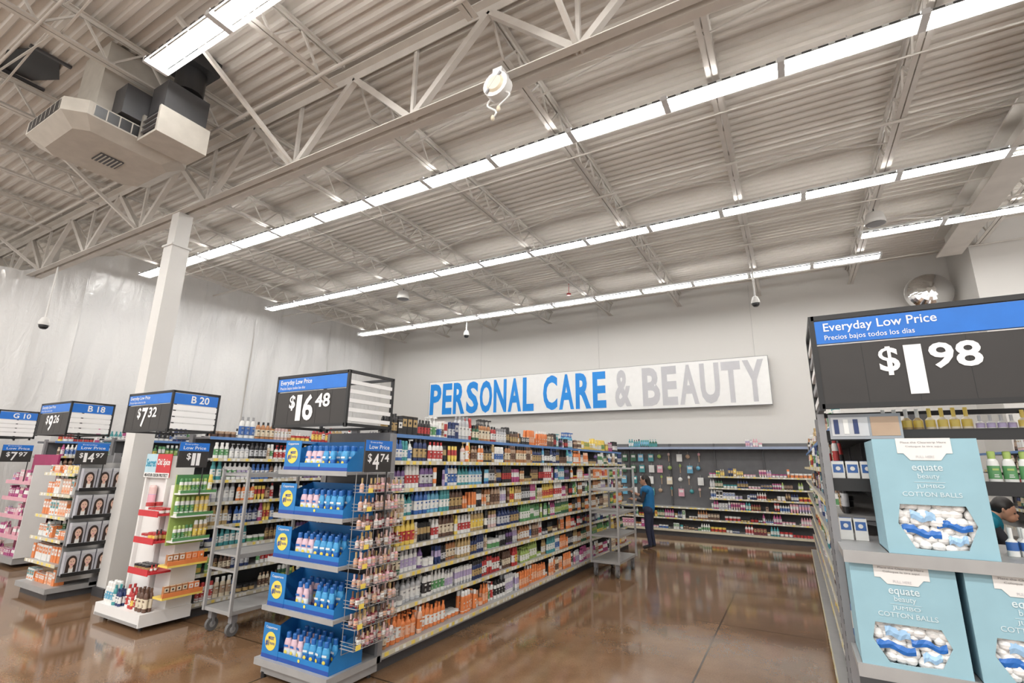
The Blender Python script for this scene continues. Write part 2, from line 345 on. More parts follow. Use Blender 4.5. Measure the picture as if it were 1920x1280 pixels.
ret=MB().box(hx+.68,hy+.0,5.26,hx+1.10,hy+.55,5.29,HV).box(hx+1.06,hy+.0,5.29,hx+1.10,hy+.55,5.60,HV).box(hx+.68,hy+.51,5.29,hx+1.06,hy+.55,5.60,HV2).box(hx+.68,hy+.0,5.29,hx+.72,hy+.51,5.60,HV2)
rg=MB().box(hx+.72,hy+.03,5.29,hx+1.06,hy+.04,5.59,BLK)
for i in range(3): rg.box(hx+.72,hy+.0,5.36+i*.07,hx+1.06,hy+.03,5.37+i*.07,STEEL)
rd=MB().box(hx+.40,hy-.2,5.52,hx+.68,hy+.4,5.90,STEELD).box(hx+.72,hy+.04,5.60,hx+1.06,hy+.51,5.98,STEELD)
thing('air_diffuser_unit',(hx,hy,6.4),[('diffuser_pan',pan,[('air_slot',slot(0,-1)),('air_slot',slot(1,0)),('air_slot',slot(0,1)),('air_slot',slot(-1,0))]),('supply_duct',duct),('center_grille',gr),('return_box',ret,[('return_grille',rg)]),('side_duct',rd)],'flat cream air diffuser with slotted sides and open return duct','air vent')
op=MB().add([(-8.3,1.35,6.492),(-7.85,1.3,6.492),(-7.5,1.45,6.492),(-7.55,1.7,6.492),(-7.9,1.82,6.492),(-8.25,1.65,6.492)],[(0,1,2,3,4,5)],BLK).box(-8.32,1.35,6.46,-8.28,1.8,6.49,STEELD).box(-7.50,1.4,6.46,-7.46,1.8,6.49,STEELD)
single('deck_opening',op,(-7.9,1.6,6.49),'dark ragged opening cut in the roof deck by the air unit','ceiling opening')
op=MB().box(-6.25,2.3,6.3,-5.75,2.7,6.49,BLK).tube((-6.0,2.5,6.0),(-6.0,2.5,6.3),.16,.16,BLK,14)
single('duct_collar',op,(-6,2.5,6.49),'black insulated duct collar rising into the roof deck','duct')
# convex mirror
mm=MB(); MIR=M('convex_mirror_glass',(.85,.85,.85),.04,1.0,0.0); n=24;m_=8; MR=.43
mm.rings([(max(.001,MR*math.sin(k/m_*math.pi/2)),max(.001,MR*math.sin(k/m_*math.pi/2)),-MR*math.cos(k/m_*math.pi/2)*.55,MIR) for k in range(m_+1)],n,0,0,0,cap=False)
mm.v=[(3.0+a,13.5+c_*1.0,5.5+b_) for a,b_,c_ in mm.v]
rim=MB(); 
for i in range(32):
    t0=2*math.pi*i/32;t1=2*math.pi*(i+1)/32; rim.tube((3.0+MR*math.cos(t0),13.5,5.5+MR*math.sin(t0)),(3.0+MR*math.cos(t1),13.5,5.5+MR*math.sin(t1)),.010,.010,WHT,6)
thing('convex_mirror',(3.0,13.6,5.5),[('mirror_dome',mm),('mirror_rim',rim),('mirror_arm',MB().tube((3.0,13.5,5.5),(3.0,13.9,5.6),.02,.02,STEEL,6))],'large round convex security mirror high on the wall','mirror')
# ------------------------------------------------------------------ big wall sign
GL=M('letter_grey',(.50,.50,.525),.5,var=.02); BL=M('letter_blue',(.0,.22,.66),.45,var=.02)
SW=M('sign_white',(.82,.82,.81),.45,var=.02)
bd=MB().box(-11.05,13.72,3.2,-.32,13.80,4.42,SW)
fr=MB()
for a in((-11.06,13.715,3.19,-.31,13.81,3.2),(-11.06,13.715,4.42,-.31,13.81,4.43),(-11.06,13.715,3.2,-11.05,13.81,4.42),(-.32,13.715,3.2,-.31,13.81,4.42)): fr.box(*a,STEEL)
lt=MB()
def words(txt,x0,x1,mat,h=1.07):
    ws=[]; tot=0
    for ch in txt:
        if ch==' ': ws.append(.24); tot+=.24; continue
        wch={'I':.26,'&':.62,'M':.7,'E':.46,'L':.44,'Y':.56,'T':.52}.get(ch,.55); ws.append(wch); tot+=wch
    gap=.065; tot+=gap*(len(txt)-1); k=(x1-x0)/tot; x=x0
    for ch,wch in zip(txt,ws):
        if ch!=' ': lt.text(ch,(x+wch*k/2,13.715,3.81),'-Y',wch*k,h,mat,.034)
        x+=(wch+gap)*k
words('PERSONAL CARE',-11.0,-4.56,BL); words('&',-4.29,-3.82,GL); words('BEAUTY',-3.50,-.42,GL)
bk=[];cbx=[]
for x in(-10,-7,-4,-1.2): bk.append(('wall_bracket',MB().box(x-.03,13.80,3.3,x+.03,13.9,4.3,STEEL)))
for x in(-9,-4.8,-.6): cbx.append(('hanging_cable',MB().tube((x,13.87,4.40),(x,13.87,6.4),.003,.003,LTST,5)))
thing('wall_sign',(-5.7,13.8,3.2),[('sign_board',bd),('sign_frame',fr),('lettering',lt)]+bk+cbx,'long white wall sign reading PERSONAL CARE & BEAUTY','sign')
# ------------------------------------------------------------------ price sign boxes
def price(mb,c,face,h,dol,cents,mat=SLET,bold=.03):
    def at(dx,dz): return (c[0]+dx,c[1],c[2]+dz) if face=='-Y' else (c[0],c[1]+dx,c[2]+dz)
    dw=[(.29 if ch=='1' else .58)*h for ch in dol]; w1=sum(dw)+.09*h*(len(dw)-1); ws=h*.34
    wc=h*.80 if cents else 0; tot=ws+.09*h+w1+(wc+.1*h if cents else 0); x=-tot/2
    mb.text('$',at(x+ws/2,h*.20),face,ws,h*.60,mat,bold*.7); x+=ws+.09*h
    for ch,dd in zip(dol,dw): mb.text(ch,at(x+dd/2,0),face,dd,h,mat,bold*.8); x+=dd+.09*h
    x+=.01*h
    if cents: mb.text(cents,at(x+wc/2,h*.24),face,wc,h*.52,mat,bold*.8)
def price_box(x0,x1,y0,y1,z0,z1,dol,cents,code,label,left=False):
    H=z1-z0; F=MB(); t=.012
    for x in(x0,x1):
        for y in(y0,y1): F.box(x-t,y-t,z0-.02,x+t,y+t,z1,BLK)
    for z in(z0,z1-.012):
        for y in(y0,y1): F.box(x0,y-t,z-t,x1,y+t,z+t,BLK)
        for x in(x0,x1): F.box(x-t,y0,z-t,x+t,y1,z+t,BLK)
    P=MB().box(x0+t,y0-.008,z0+t,x1-t,y0+.008,z0+H*.66,CHALK)
    for k in(1,2,3,4): xx=x0+(x1-x0)*k/5; P.box(xx-.001,y0-.009,z0+t,xx+.001,y0-.008,z0+H*.66,BLK)
    Hd=MB().box(x0+t,y0-.011,z0+H*.68,x1-t,y0+.008,z1-.03,SBLUE)
    L=MB(); W=x1-x0
    L.text('Everyday Low Price',(x0+W*.28,y0-.011,z0+H*.845),'-Y',W*.46,H*.12,SLET,.008); L.text('Precios bajos todos los días',(x0+W*.235,y0-.011,z0+H*.735),'-Y',W*.37,H*.07,SLET)
    PL_=MB(); price(PL_,((x0+x1)/2-(.045 if left else 0),y0-.010,z0+H*.345),'-Y',H*.50,dol,cents)
    parts=[('sign_frame',F),('price_panel',P,[('price_digits',PL_)]),('header_panel',Hd,[('lettering',L)])]
    xs=x1 if not left else x0
    if code:
        S=MB().box(x1-.005,y0+t,z0+H*.66,x1+.01,y1-t,z1-.03,SBLUE); SL=MB().text(code,(x1+.01,(y0+y1)/2+.04,z0+H*.8),'+X',None,H*.19,SLET,.02)
        parts.append(('aisle_panel',S,[('lettering',SL)]))
        for k in range(4): parts.append(('aisle_slat',MB().box(x1-.005,y0+t,z0+.02+k*H*.155,x1+.01,y1-t,z0+.02+k*H*.155+H*.125,SLET)))
    else:
        for k in range(5): parts.append(('aisle_slat',MB().box(xs-.008,y0+t,z0+.03+k*H*.17,xs+.008,y1-t,z0+.03+k*H*.17+H*.07,SLET if k%2==0 or not left else STEEL)))
    for x in(x0+.1,x1-.1): parts.append(('sign_post',MB().box(x-.012,y1-.03,1.96,x+.012,y1-.006,z0,BLK)))
    thing('price_sign_box',((x0+x1)/2,(y0+y1)/2,z0),parts,label,'price sign')
price_box(-4.14,-3.22,2.92,3.45,1.99,2.45,'16','48',None,'black price sign box with blue header showing $16.48')
price_box(-7.05,-6.08,2.98,3.5,2.0,2.45,'7','32','B 20','black price sign box, aisle B 20, showing $7.32')
price_box(-9.7,-8.72,3.0,3.5,2.0,2.45,'9','26','B 18','black price sign box, aisle B 18, showing $9.26')
price_box(-12.5,-11.6,3.05,3.56,2.0,2.45,'6','97','G 10','black price sign box with blue panel, aisle G 10')
price_box(.15,1.12,2.87,3.4,1.99,2.45,'1','98',None,'large black price sign box with blue header showing $1.98',left=True)
def small_sign(x,y,z,w,h,dol,cents,zpost):
    mb=MB().box(x-.008,y-w/2,z,x+.008,y+w/2,z+h,CHALK); hd=MB().box(x+.008,y-w/2,z+h*.66,x+.010,y+w/2,z+h,SBLUE); L=MB()
    L.text('Everyday',(x+.010,y-w*.12,z+h*.93),'+X',w*.45,h*.07,SLET).text('Low Price',(x+.010,y,z+h*.79),'+X',w*.76,h*.13,SLET,.01)
    hh=min(h*.5,w/(3.0 if len(dol)>1 and cents else 2.2)); price(L,(x+.008,y,z+h*.33),'+X',hh,dol,cents,bold=.02)
    post=MB().tube((x-.015,y+w/2-.02,zpost),(x-.015,y+w/2-.02,z+h*.8),.007,.007,BLK,6)
    thing('price_sign',(x,y,z),[('price_panel',mb),('header_panel',hd),('lettering',L),('sign_post',post)],'small black price sign with blue header on a shelf display','price sign','small price signs')
small_sign(-2.96,3.06,1.61,.30,.25,'4','74',1.3)
small_sign(-5.70,3.10,1.60,.31,.26,'11','',1.3)
small_sign(-7.86,3.02,1.60,.34,.26,'14','97',1.3)
small_sign(-10.72,3.14,1.60,.36,.26,'7','97',1.3)
# ------------------------------------------------------------------ gondolas
def rails(x,y0,y1,z,side,mat=PRAIL,h=.032,tags=True):
    m=MB(); xa,xb=(x,x+.008) if side>0 else (x-.008,x); m.box(xa,y0,z-h,xb,y1,z+.004,mat)
    if tags:
        y=y0+.03
        while y<y1-.06:
            w_=R.choice([.035,.05]); xx=(xb+.001) if side>0 else (xa-.001)
            m.box(min(xx,xx+.001*side),y,z-h+.003,max(xx,xx+.001*side),y+w_,z,R.choice([TAGW,TAGW,TAGY])); y+=w_+R.uniform(.01,.09)
    return m
LV=[.43,.70,.94,1.2,1.45,1.70]
def gondola(cx,y0,y1,label,top=1.95,lv=LV,hb=.52,hu=.45,ht=.37,sides=(1,-1)):
    base=MB().box(cx-(hb-.06 if -1 in sides else .04),y0,0,cx+(hb-.06 if 1 in sides else .04),y1,.1,STEELD)
    base.box(cx-(hb if -1 in sides else .04),y0,.1,cx+(hb if 1 in sides else .04),y1,.15,LTST)
    bp=MB().box(cx-.025,y0,.15,cx+.025,y1,top,PEG); n=max(1,round((y1-y0)/1.22))
    parts=[('base_deck',base,[('price_rail',rails(cx+hb*s,y0,y1,.148,s)) for s in sides]),('back_panel',bp)]
    for i in range(n+1):
        y=y0+(y1-y0)*i/n; parts.append(('upright',MB().box(cx-.04,y-.018,.1,cx+.04,y+.018,top+.03,STEEL)))
    for z in lv+[top]:
        d=ht if z==top else hu; s_=MB()
        for s in sides:
            xa,xb=sorted((cx+.026*s,cx+d*s)); s_.box(xa,y0,z-.022,xb,y1,z,STEEL if z==top else LTST)
            if z!=top:
                for i in range(n+1):
                    y=y0+(y1-y0)*i/n; s_.add([(cx+.03*s,y+.02,z-.022),(cx+.03*s,y+.02,z-.09),(cx+(d-.05)*s,y+.02,z-.03)],[(0,1,2)],STEEL)
        rl=[('price_rail',rails(cx+d*s,y0,y1,z,s,M('header_rail_blue',(.10,.22,.48),.5) if z==top else PRAIL,.03 if z==top else .034,z!=top),None,'blue header rail' if z==top else None) for s in sides]
        parts.append(('shelf',s_,rl))
    thing('gondola_shelving',(cx,(y0+y1)/2,0),parts,label,'store shelf')
gondola(-3.67,3.47,10.8,'long grey steel store gondola stocked with hair care')
gondola(-6.42,3.45,11.5,'grey steel store gondola behind the white deodorant display')
gondola(-8.95,3.68,11.5,'grey steel store gondola behind the hair colour display')
gondola(-11.6,3.75,11.5,'grey steel store gondola beside the plastic sheeting')
gondola(.60,3.35,11.8,'grey steel store gondola along the aisle, sparsely stocked',hb=.48,hu=.42,sides=(-1,))
gondola(3.0,4.0,11.0,'grey steel store gondola in the neighbouring aisle',sides=(-1,))
bx0,bx1=-6.2,.45
bb=MB().box(bx0,13.80,0,bx1,13.88,2.25,PEG); k=bx0
parts=[]
while k<bx1+.1: parts.append(('upright',MB().box(k-.02,13.76,0,k+.02,13.80,2.25,STEELD))); k+=1.109
bs=MB().box(bx0,13.32,.0,bx1,13.8,.12,STEELD).box(bx0,13.28,.12,bx1,13.8,.16,LTST).box(bx0,13.27,.11,bx1,13.28,.16,PRAIL)
hd=MB().box(bx0,13.45,2.12,bx1,13.8,2.15,LTST).box(bx0,13.44,2.10,bx1,13.45,2.16,M('header_bluegrey',(.26,.31,.42),.5))
parts+=[('back_panel',bb),('base_deck',bs),('header_shelf',hd)]
wl=[.42,.68,.93,1.18,1.45]
def railY(x0,x1,y,z):
    m=MB().box(x0,y-.008,z-.034,x1,y,z+.003,PRAIL); x=x0+.05
    while x<x1-.06: m.box(x,y-.010,z-.03,x+.045,y-.008,z,R.choice([TAGW,TAGY])); x+=R.uniform(.07,.2)
    return m
for z in wl:
    x_=-1.9 if z>.7 else bx0
    parts.append(('shelf',MB().box(x_,13.38,z-.02,bx1,13.79,z,LTST),[('price_rail',railY(x_,bx1,13.38,z))]))
thing('wall_shelving',((bx0+bx1)/2,13.6,0),parts,'dark grey wall shelving with pegboard and pale header rail','store shelf')
# ------------------------------------------------------------------ products
PR={}
DIM={'shampoo_bottle':[(.024,.165),(.028,.195),(.032,.22),(.035,.27)],'pump_bottle':[(.030,.18),(.034,.21),(.034,.22),(.037,.27)],'squeeze_tube':[(.022,.13),(.025,.165),(.027,.19)],
 'aerosol_can':[(.019,.15),(.023,.19),(.025,.215),(.027,.26)],'cream_jar':[(.032,.055),(.038,.075),(.042,.1)],'product_carton':[(.026,.10),(.030,.14),(.036,.185)],'lotion_bottle':[(.025,.15),(.030,.185),(.034,.215)],'mini_bottle':[(.016,.07),(.018,.09),(.02,.11)]}
def prod(key):
    if key in PR: return PR[key]
    kind,a,b_,c_,sz=key; r,h=DIM[kind][sz]; A,B,K=C(a),C(b_),C(c_); m=MB(); dep=r*2; w=r*2
    def lab(ry,z0,z1,rr=None):
        rr=rr or r; e=ry+.0008
        m.box(-rr*.45,-e,z1-(z1-z0)*.32,rr*.45,-e+.0006,z1-(z1-z0)*.16,K if c_!=b_ else A)
        m.box(-rr*.3,-e,z0+(z1-z0)*.3,rr*.3,-e+.0006,z0+(z1-z0)*.36,A if a!=b_ else K); m.box(-rr*.35,-e,z0+(z1-z0)*.15,rr*.35,-e+.0006,z0+(z1-z0)*.21,A if a!=b_ else K)
    if kind=='shampoo_bottle':
        e=.66; m.rings([(r*.9,r*.9*e,0,A),(r,r*e,.01,A),(r,r*e,h*.14,K),(r,r*e,h*.17,B),(r,r*e,h*.56,A),(r*.96,r*e,h*.68,A),(r*.7,r*e*.85,h*.79,A),(r*.42,r*.42,h*.83,K),(r*.42,r*.42,h,K)],10); dep=r*2*e; lab(r*e,h*.17,h*.56)
    elif kind=='lotion_bottle':
        e=.6; m.rings([(r*.95,r*e,0,A),(r*1.0,r*e,h*.2,B),(r*.92,r*e,h*.58,A),(r*.8,r*e,h*.72,A),(r*.55,r*.5,h*.78,K),(r*.6,r*.55,h*.97,K),(r*.5,r*.45,h,K)],10); dep=r*2*e; lab(r*e,h*.2,h*.56)
    elif kind=='pump_bottle':
        m.rings([(r*.95,r*.7,0,A),(r,r*.75,.01,A),(r,r*.75,h*.12,B),(r,r*.75,h*.5,A),(r,r*.75,h*.6,A),(r*.5,r*.45,h*.7,K),(r*.4,r*.4,h*.78,K),(r*.14,r*.14,h*.8,K),(r*.14,r*.14,h*.92,K)],10)
        m.box(-r*.25,-r*1.0,h*.92,r*.25,r*.25,h*.985,K); dep=r*1.75; lab(r*.75,h*.12,h*.5)
    elif kind=='squeeze_tube':
        m.rings([(r*.6,r*.6,0,K),(r*.68,r*.68,h*.16,K),(r*.8,r*.7,h*.17,A),(r*.9,r*.6,h*.4,B),(r*.97,r*.35,h*.75,A),(r,r*.08,h,A)],10); dep=r*1.45
    elif kind=='aerosol_can':
        m.rings([(r,r,0,A),(r,r,h*.1,K),(r,r,h*.13,A),(r,r,h*.2,B),(r,r,h*.55,A),(r,r,h*.72,A),(r*.85,r*.85,h*.77,K),(r*.82,r*.82,h*.94,K),(r*.6,r*.6,h,K)],10); lab(r,h*.2,h*.55)
    elif kind=='cream_jar':
        m.rings([(r*.85,r*.85,0,A),(r*.95,r*.95,h*.1,B),(r*.95,r*.95,h*.6,A),(r,r,h*.62,K),(r,r,h*.97,K),(r*.9,r*.9,h,K)],12)
    elif kind=='mini_bottle':
        m.rings([(r,r*.8,0,A),(r,r*.8,h*.2,B),(r,r*.8,h*.5,A),(r*.4,r*.4,h*.62,K),(r*.42,r*.42,h,K)],8); dep=r*1.6
    else:
        d=r*.7; m.box(-r,-d,0,r,d,h,A); m.box(-r*.82,-d-.001,h*.45,r*.82,-d,h*.85,B); m.box(-r*.6,-d-.001,h*.1,r*.6,-d,h*.25,K); m.disc((0,-d-.001,h*.65),'-Y',r*.4,K,.0006,10)
        m.box(-r*.9,-d*.95,h,r*.9,d*.2,h+.0015,B); m.box(r,-d*.8,h*.2,r+.001,d*.8,h*.8,K); dep=d*2+.003; w+=.004
    m.w=w;m.d=dep;m.h=h; PR[key]=m; return m
PLACE={}
def put(key,x,y,z,rot): PLACE.setdefault(key[0],[]).append((key,x,y,z+.0008,rot))
PAL={'mix':[('white','red','white'),('white','blue','grey'),('black','gold','black'),('brown','tan','black'),('orange','white','white'),('teal','white','teal'),('darkgreen','cream','black'),('magenta','white','magenta'),('cream','brown','tan'),('white','green','white'),('yellow','red','yellow'),('navy','silver','navy'),('rose','white','gold'),('black','white','black')],
 'orange':[('orange','white','orange'),('orange','peach','orange'),('peach','orange','white'),('orange','orange','white')],
 'purple':[('purple','white','purple'),('lavender','white','white'),('navy','lavender','navy'),('lavender','purple','lavender'),('purple','silver','black')],
 'blue':[('navy','white','navy'),('blue','white','blue'),('cyan','white','blue'),('teal','white','teal'),('white','blue','blue')],
 'teal':[('teal','white','teal'),('teal','cyan','black'),('darkgreen','teal','teal')],'wb':[('white','blue','white'),('white','cyan','white'),('white','silver','blue')],'wg':[('white','green','lime'),('white','lime','green')],
 'green':[('green','white','green'),('lime','white','lime'),('darkgreen','lime','white'),('lime','green','white'),('green','yellow','green')],
 'amber':[('amber','cream','black'),('brown','gold','black'),('gold','white','gold'),('tan','brown','brown'),('amber','white','amber')],
 'white':[('white','blue','white'),('white','lavender','silver'),('white','black','black'),('cream','tan','white'),('silver','white','grey'),('white','red','red'),('white','green','white')],
 'red':[('red','white','red'),('white','red','red'),('darkred','gold','black'),('red','yellow','red'),('red','white','black')],
 'pink':[('pink','white','pink'),('rose','magenta','white'),('magenta','white','magenta'),('lavender','pink','white')],
 'yellow':[('yellow','white','yellow'),('yellow','green','yellow'),('gold','yellow','white'),('cream','yellow','yellow')],
 'dark':[('black','silver','black'),('black','red','black'),('navy','gold','black'),('brown','cream','brown'),('purple','black','black')]}
ALLK=['shampoo_bottle']*6+['lotion_bottle']*4+['pump_bottle']*2+['squeeze_tube']*2+['cream_jar']*1+['aerosol_can']*2
def fill(face,front,a0,a1,z,clear,pals,rows=1,kinds=None,gap=.03,nf=(1,4),stray=None):
    pos=a0
    if stray is None: stray=.42 if kinds is None else 0
    while pos<a1-.03:
        t=(pos-a0)/(a1-a0); pn=pals[min(int(t*len(pals)),len(pals)-1)]
        if R.random()<stray: pn=R.choice(['mix','white','amber','dark','mix'])
        pal=PAL[pn]; kind=R.choice(kinds or ALLK); szs=[i for i in range(len(DIM[kind])) if DIM[kind][i][1]<clear]
        if not szs: kind='cream_jar'; szs=[0]
        if R.random()<.75 and kinds is None: szs=szs[-2:]
        key=(kind,)+R.choice(pal)+(R.choice(szs),); m=prod(key); dp=R.uniform(0,.04)
        for i in range(R.randint(*nf)):
            if pos+m.w>a1: pos=a1; break
            for r in range(rows):
                if r>0 and R.random()<.08: continue
                o=.014+dp+m.d/2+r*(m.d+.004)+R.uniform(0,.008); jr=R.uniform(-.15,.15) if kind!='product_carton' else 0; c_=pos+m.w/2
                if face=='+X': put(key,front-o,c_,z,math.pi/2+jr)
                elif face=='-X': put(key,front+o,c_,z,-math.pi/2+jr)
                else: put(key,c_,front+o,z,jr)
            pos+=m.w+.004
        if R.random()<gap: pos+=R.uniform(.04,.12)
F=-3.67
def lvl(z,pals,rows=2,clear=.23,off=.45,**k): fill('+X',F+off,3.52,6.8,z,clear,pals[0],rows,**k); fill('+X',F+off,6.8,10.75,z,clear,pals[1],1,**k)
lvl(.15,(['orange','orange','white','orange'],['orange','pink','white','red']),2,.24,.50,stray=.15)
lvl(.43,(['white','white','red','green'],['orange','amber','green','yellow']))
lvl(.70,(['purple','dark','white','amber'],['orange','red','green','pink']),2,.215)
lvl(.94,(['purple','yellow','green','green'],['green','orange','white','green']),2,.225)
lvl(1.2,(['blue','orange','amber','green'],['mix','green','amber','mix']),2,.225)
lvl(1.45,(['purple','blue','dark','amber'],['blue','mix','orange','green']),1,.225)
lvl(1.70,(['blue','mix','amber','amber'],['blue','orange','mix','white']),1,.225)
fill('+X',F+.37,3.5,10.7,1.95,.3,['mix','white','red','amber','orange','dark','blue','yellow','yellow','green'],2,gap=.02,kinds=['shampoo_bottle','shampoo_bottle','pump_bottle','aerosol_can','lotion_bottle','product_carton'],stray=.5)
F=-6.42
for z,p in((.15,['blue','green','yellow']),(.43,['green','blue','yellow']),(.70,['blue','purple','red']),(.94,['blue','white','pink']),(1.2,['white','purple','blue']),(1.45,['blue','dark','purple']),(1.70,['white','amber','mix'])):
    fill('+X',F+(.5 if z<.2 else .45),3.5,6.6,z,.22,p,1)
fill('+X',F+.37,3.5,9,1.95,.3,['mix','red','pink','dark','white'],1)
F=-8.95
for z in LV: fill('+X',F+.45,3.7,4.7,z,.22,['mix','green','blue'],1)
fill('+X',F+.37,3.7,8,1.95,.3,['mix','white','blue'],1)
F=-11.6
for z in LV: fill('+X',F+.45,3.8,4.8,z,.22,['mix','white'],1)
fill('+X',F+.37,3.8,7,1.95,.3,['mix'],1)
for z in LV: fill('-X',.18,3.45,9.5,z,.22,['white','blue','white','mix'],1,gap=.3)
fill('-X',.23,4.2,11,1.95,.3,['mix','amber','white'],1,gap=.5)
for z in LV: fill('-X',2.55,4.4,9.5,z,.22,['white','pink','blue','mix'],1,gap=.1)
fill('-X',2.63,4.4,9.5,1.95,.28,['mix'],1)
for z,p in((.16,['pink','mix','red']),(.42,['red','mix','dark','pink'])): fill('-Y',13.30 if z<.2 else 13.38,-4.6,.38,z,.2,p,1,kinds=['cream_jar','cream_jar','product_carton','mini_bottle','shampoo_bottle'],gap=.1,stray=.4)
for z,p in((.68,['pink','red','pink']),(.93,['white','mix','blue']),(1.18,['mix','pink','green']),(1.45,['yellow','pink','orange'])): fill('-Y',13.38,-1.88,.38,z,.22,p,1,kinds=['cream_jar','product_carton','shampoo_bottle','squeeze_tube'],gap=.1,stray=.4)
fill('-Y',13.45,-3.9,-3.1,2.15,.25,['teal'],1)
fill('-Y',13.45,-1.0,-.6,2.15,.25,['pink'],1)
# ------------------------------------------------------------------ middle endcap with trays
ex0,ex1=-3.97,-3.13; ey=2.89; EL=[.53,.90,1.25,1.61]
base=MB().box(ex0+.03,ey+.05,.03,ex1-.03,3.44,.1,LTST).box(ex0,ey,.10,ex1,3.44,.15,LTST)
fl=[]
for x in(ex0+.06,ex1-.06):
    for y in(ey+.06,3.38): fl.append(('foot',MB().tube((x,y,0),(x,y,.04),.02,.02,BLK,8)))
parts=[('base_deck',base,fl),('back_panel',MB().box(ex0+.02,3.41,.15,ex1-.02,3.44,1.95,PEG)),('upright',MB().box(ex0,3.4,.1,ex0+.03,3.455,1.94,STEEL)),('upright',MB().box(ex1-.03,3.4,.1,ex1,3.455,1.94,STEEL))]
for z in EL: parts.append(('shelf',MB().box(ex0,ey+.02,z-.025,ex1,3.4,z,LTST).box(ex0,ey+.012,z-.035,ex1,ey+.02,z+.003,LTST)))
thing('endcap_display',((ex0+ex1)/2,3.2,0),parts,'grey steel endcap rack holding blue bottle trays','store shelf')
TB=M('tray_blue_card',(.015,.18,.48),.5); TBD=M('tray_darkblue_card',(.015,.065,.32),.5); YEL=M('tray_yellow',(.78,.62,.10),.5)
def tray(z):
    x0,x1=ex0+.03,ex1-.03; y0=ey+.04; y1=y0+.33
    w=MB().box(x0,y0,z+.001,x1,y1,z+.008,TBD).box(x0+.20,y0,z,x1,y0+.006,z+.065,TB).box(x0,y1-.006,z,x1,y1,z+.25,TB)
    w.box(x0+.20,y0-.001,z+.005,x1,y0,z+.03,TBD)
    for xx in(x0,x1-.006): w.add([(xx,y0,z),(xx,y1,z),(xx,y1,z+.25),(xx,y0+.12,z+.18),(xx,y0,z+.065)],[(0,1,2,3,4)],TB); w.add([(xx+.006,y0,z),(xx+.006,y1,z),(xx+.006,y1,z+.25),(xx+.006,y0+.12,z+.18),(xx+.006,y0,z+.065)],[(4,3,2,1,0)],TB)
    c=MB().box(x0,y0-.003,z,x0+.20,y0+.003,z+.25,TB).box(x0,y0-.004,z+.0,x0+.2,y0-.003,z+.03,TBD)
    l=MB().disc((x0+.1,y0-.003,z+.125),'-Y',.068,YEL,n=28); l.text('#1',(x0+.065,y0-.006,z+.112),'-Y',.042,.045,TBD,.03); l.text('MOST',(x0+.11,y0-.006,z+.15),'-Y',.07,.024,TBD,.03); l.text('TRUSTED',(x0+.125,y0-.006,z+.112),'-Y',.062,.016,TBD,.02)
    l.text('Coppertone',(x0+.1,y0-.004,z+.222),'-Y',.14,.024,SLET,.01)
    l.disc((x0+.45,y0-.001,z+.045),'-Y',.012,YEL)
    return thing('display_tray',((x0+x1)/2,y0+.16,z),[('tray_wall',w),('tray_card',c,[('lettering',l)])],'blue cardboard display tray with yellow badge on endcap shelf','display tray','blue display trays')
t0=tray(EL[3])
for z in EL[:3]+[.15]: copy_thing(t0,(t0.location.x,t0.location.y,z))
SP=M('sunscreen_pink',(.68,.49,.57),.35); SB=M('sunscreen_blue',(.06,.32,.62),.35); CB=M('cap_blue',(.02,.14,.46),.3); LW=M('label_light',(.68,.74,.78),.4)
def sun(col,lab):
    b_=MB().rings([(.030,.02,0,col),(.033,.022,.008,col),(.033,.022,.12,col),(.026,.018,.15,col),(.016,.014,.157,col)],12)
    k=MB().rings([(.019,.017,.157,CB),(.019,.017,.19,CB),(.015,.014,.198,CB)],12)
    s=MB().rings([(.0337,.0227,.03,LW if col is SP else CB),(.0337,.0227,.085,LW)],12,cap=False); s.disc((0,-.0232,.06),'-Y',.014,YEL); s.box(-.02,-.0242,.095,.02,-.0236,.11,CB if col is SP else LW)
    return thing('sunscreen_bottle',(0,0,0),[('bottle_body',b_),('bottle_cap',k),('bottle_label',s)],lab,'bottle','sunscreen bottles in the blue trays')
sp=sun(SP,'pink plastic lotion bottle with blue cap in a blue tray'); sb=sun(SB,'blue plastic lotion bottle with blue cap in a blue tray'); used={sp:0,sb:0}
for z in EL+[.15]:
    for r_ in range(3):
        for i in range(7):
            x=ex0+.285+i*.073; y=ey+.085+r_*.085
            if R.random()<.07: continue
            s_=sp if i<3 else sb; p=(x+R.uniform(-.004,.004),y,z+.009)
            if not used[s_]: s_.location=p; used[s_]=1
            else: copy_thing(s_,p,R.uniform(-.3,.3))
wx=-3.12; zs=[.33+.14*i for i in range(9)]
wr=MB()
for y in(3.0,3.12,3.24,3.36,3.44): wr.tube((wx,y,.28),(wx,y,1.60),.003,.003,CHROME,5)
for z in(.28,.6,1.0,1.3,1.6): wr.tube((wx,3.0,z),(wx,3.44,z),.003,.003,CHROME,5)
pw=[('wire_frame',wr)]
for z in zs:
    bas=MB()
    for dz in(0,.025,.05):
        bas.tube((wx+.14,2.98,z+dz),(wx+.14,3.44,z+dz),.0022,.0022,CHROME,4); bas.tube((wx,2.98,z+dz),(wx+.14,2.98,z+dz),.0022,.0022,CHROME,4); bas.tube((wx,3.44,z+dz),(wx+.14,3.44,z+dz),.0022,.0022,CHROME,4)
    for k in range(12): bas.tube((wx,2.99+k*.04,z),(wx+.14,2.99+k*.04,z),.002,.002,CHROME,4); bas.tube((wx+.14,2.99+k*.04,z),(wx+.14,2.99+k*.04,z+.05),.002,.002,CHROME,4)
    pw.append(('wire_basket',bas))
    pw.append(('price_tag',MB().box(wx+.143,3.0,z,wx+.146,3.05,z+.035,TAGY)))
thing('wire_side_rack',(wx,3.2,.3),pw,'silver wire rack with small baskets on endcap side','wire rack')
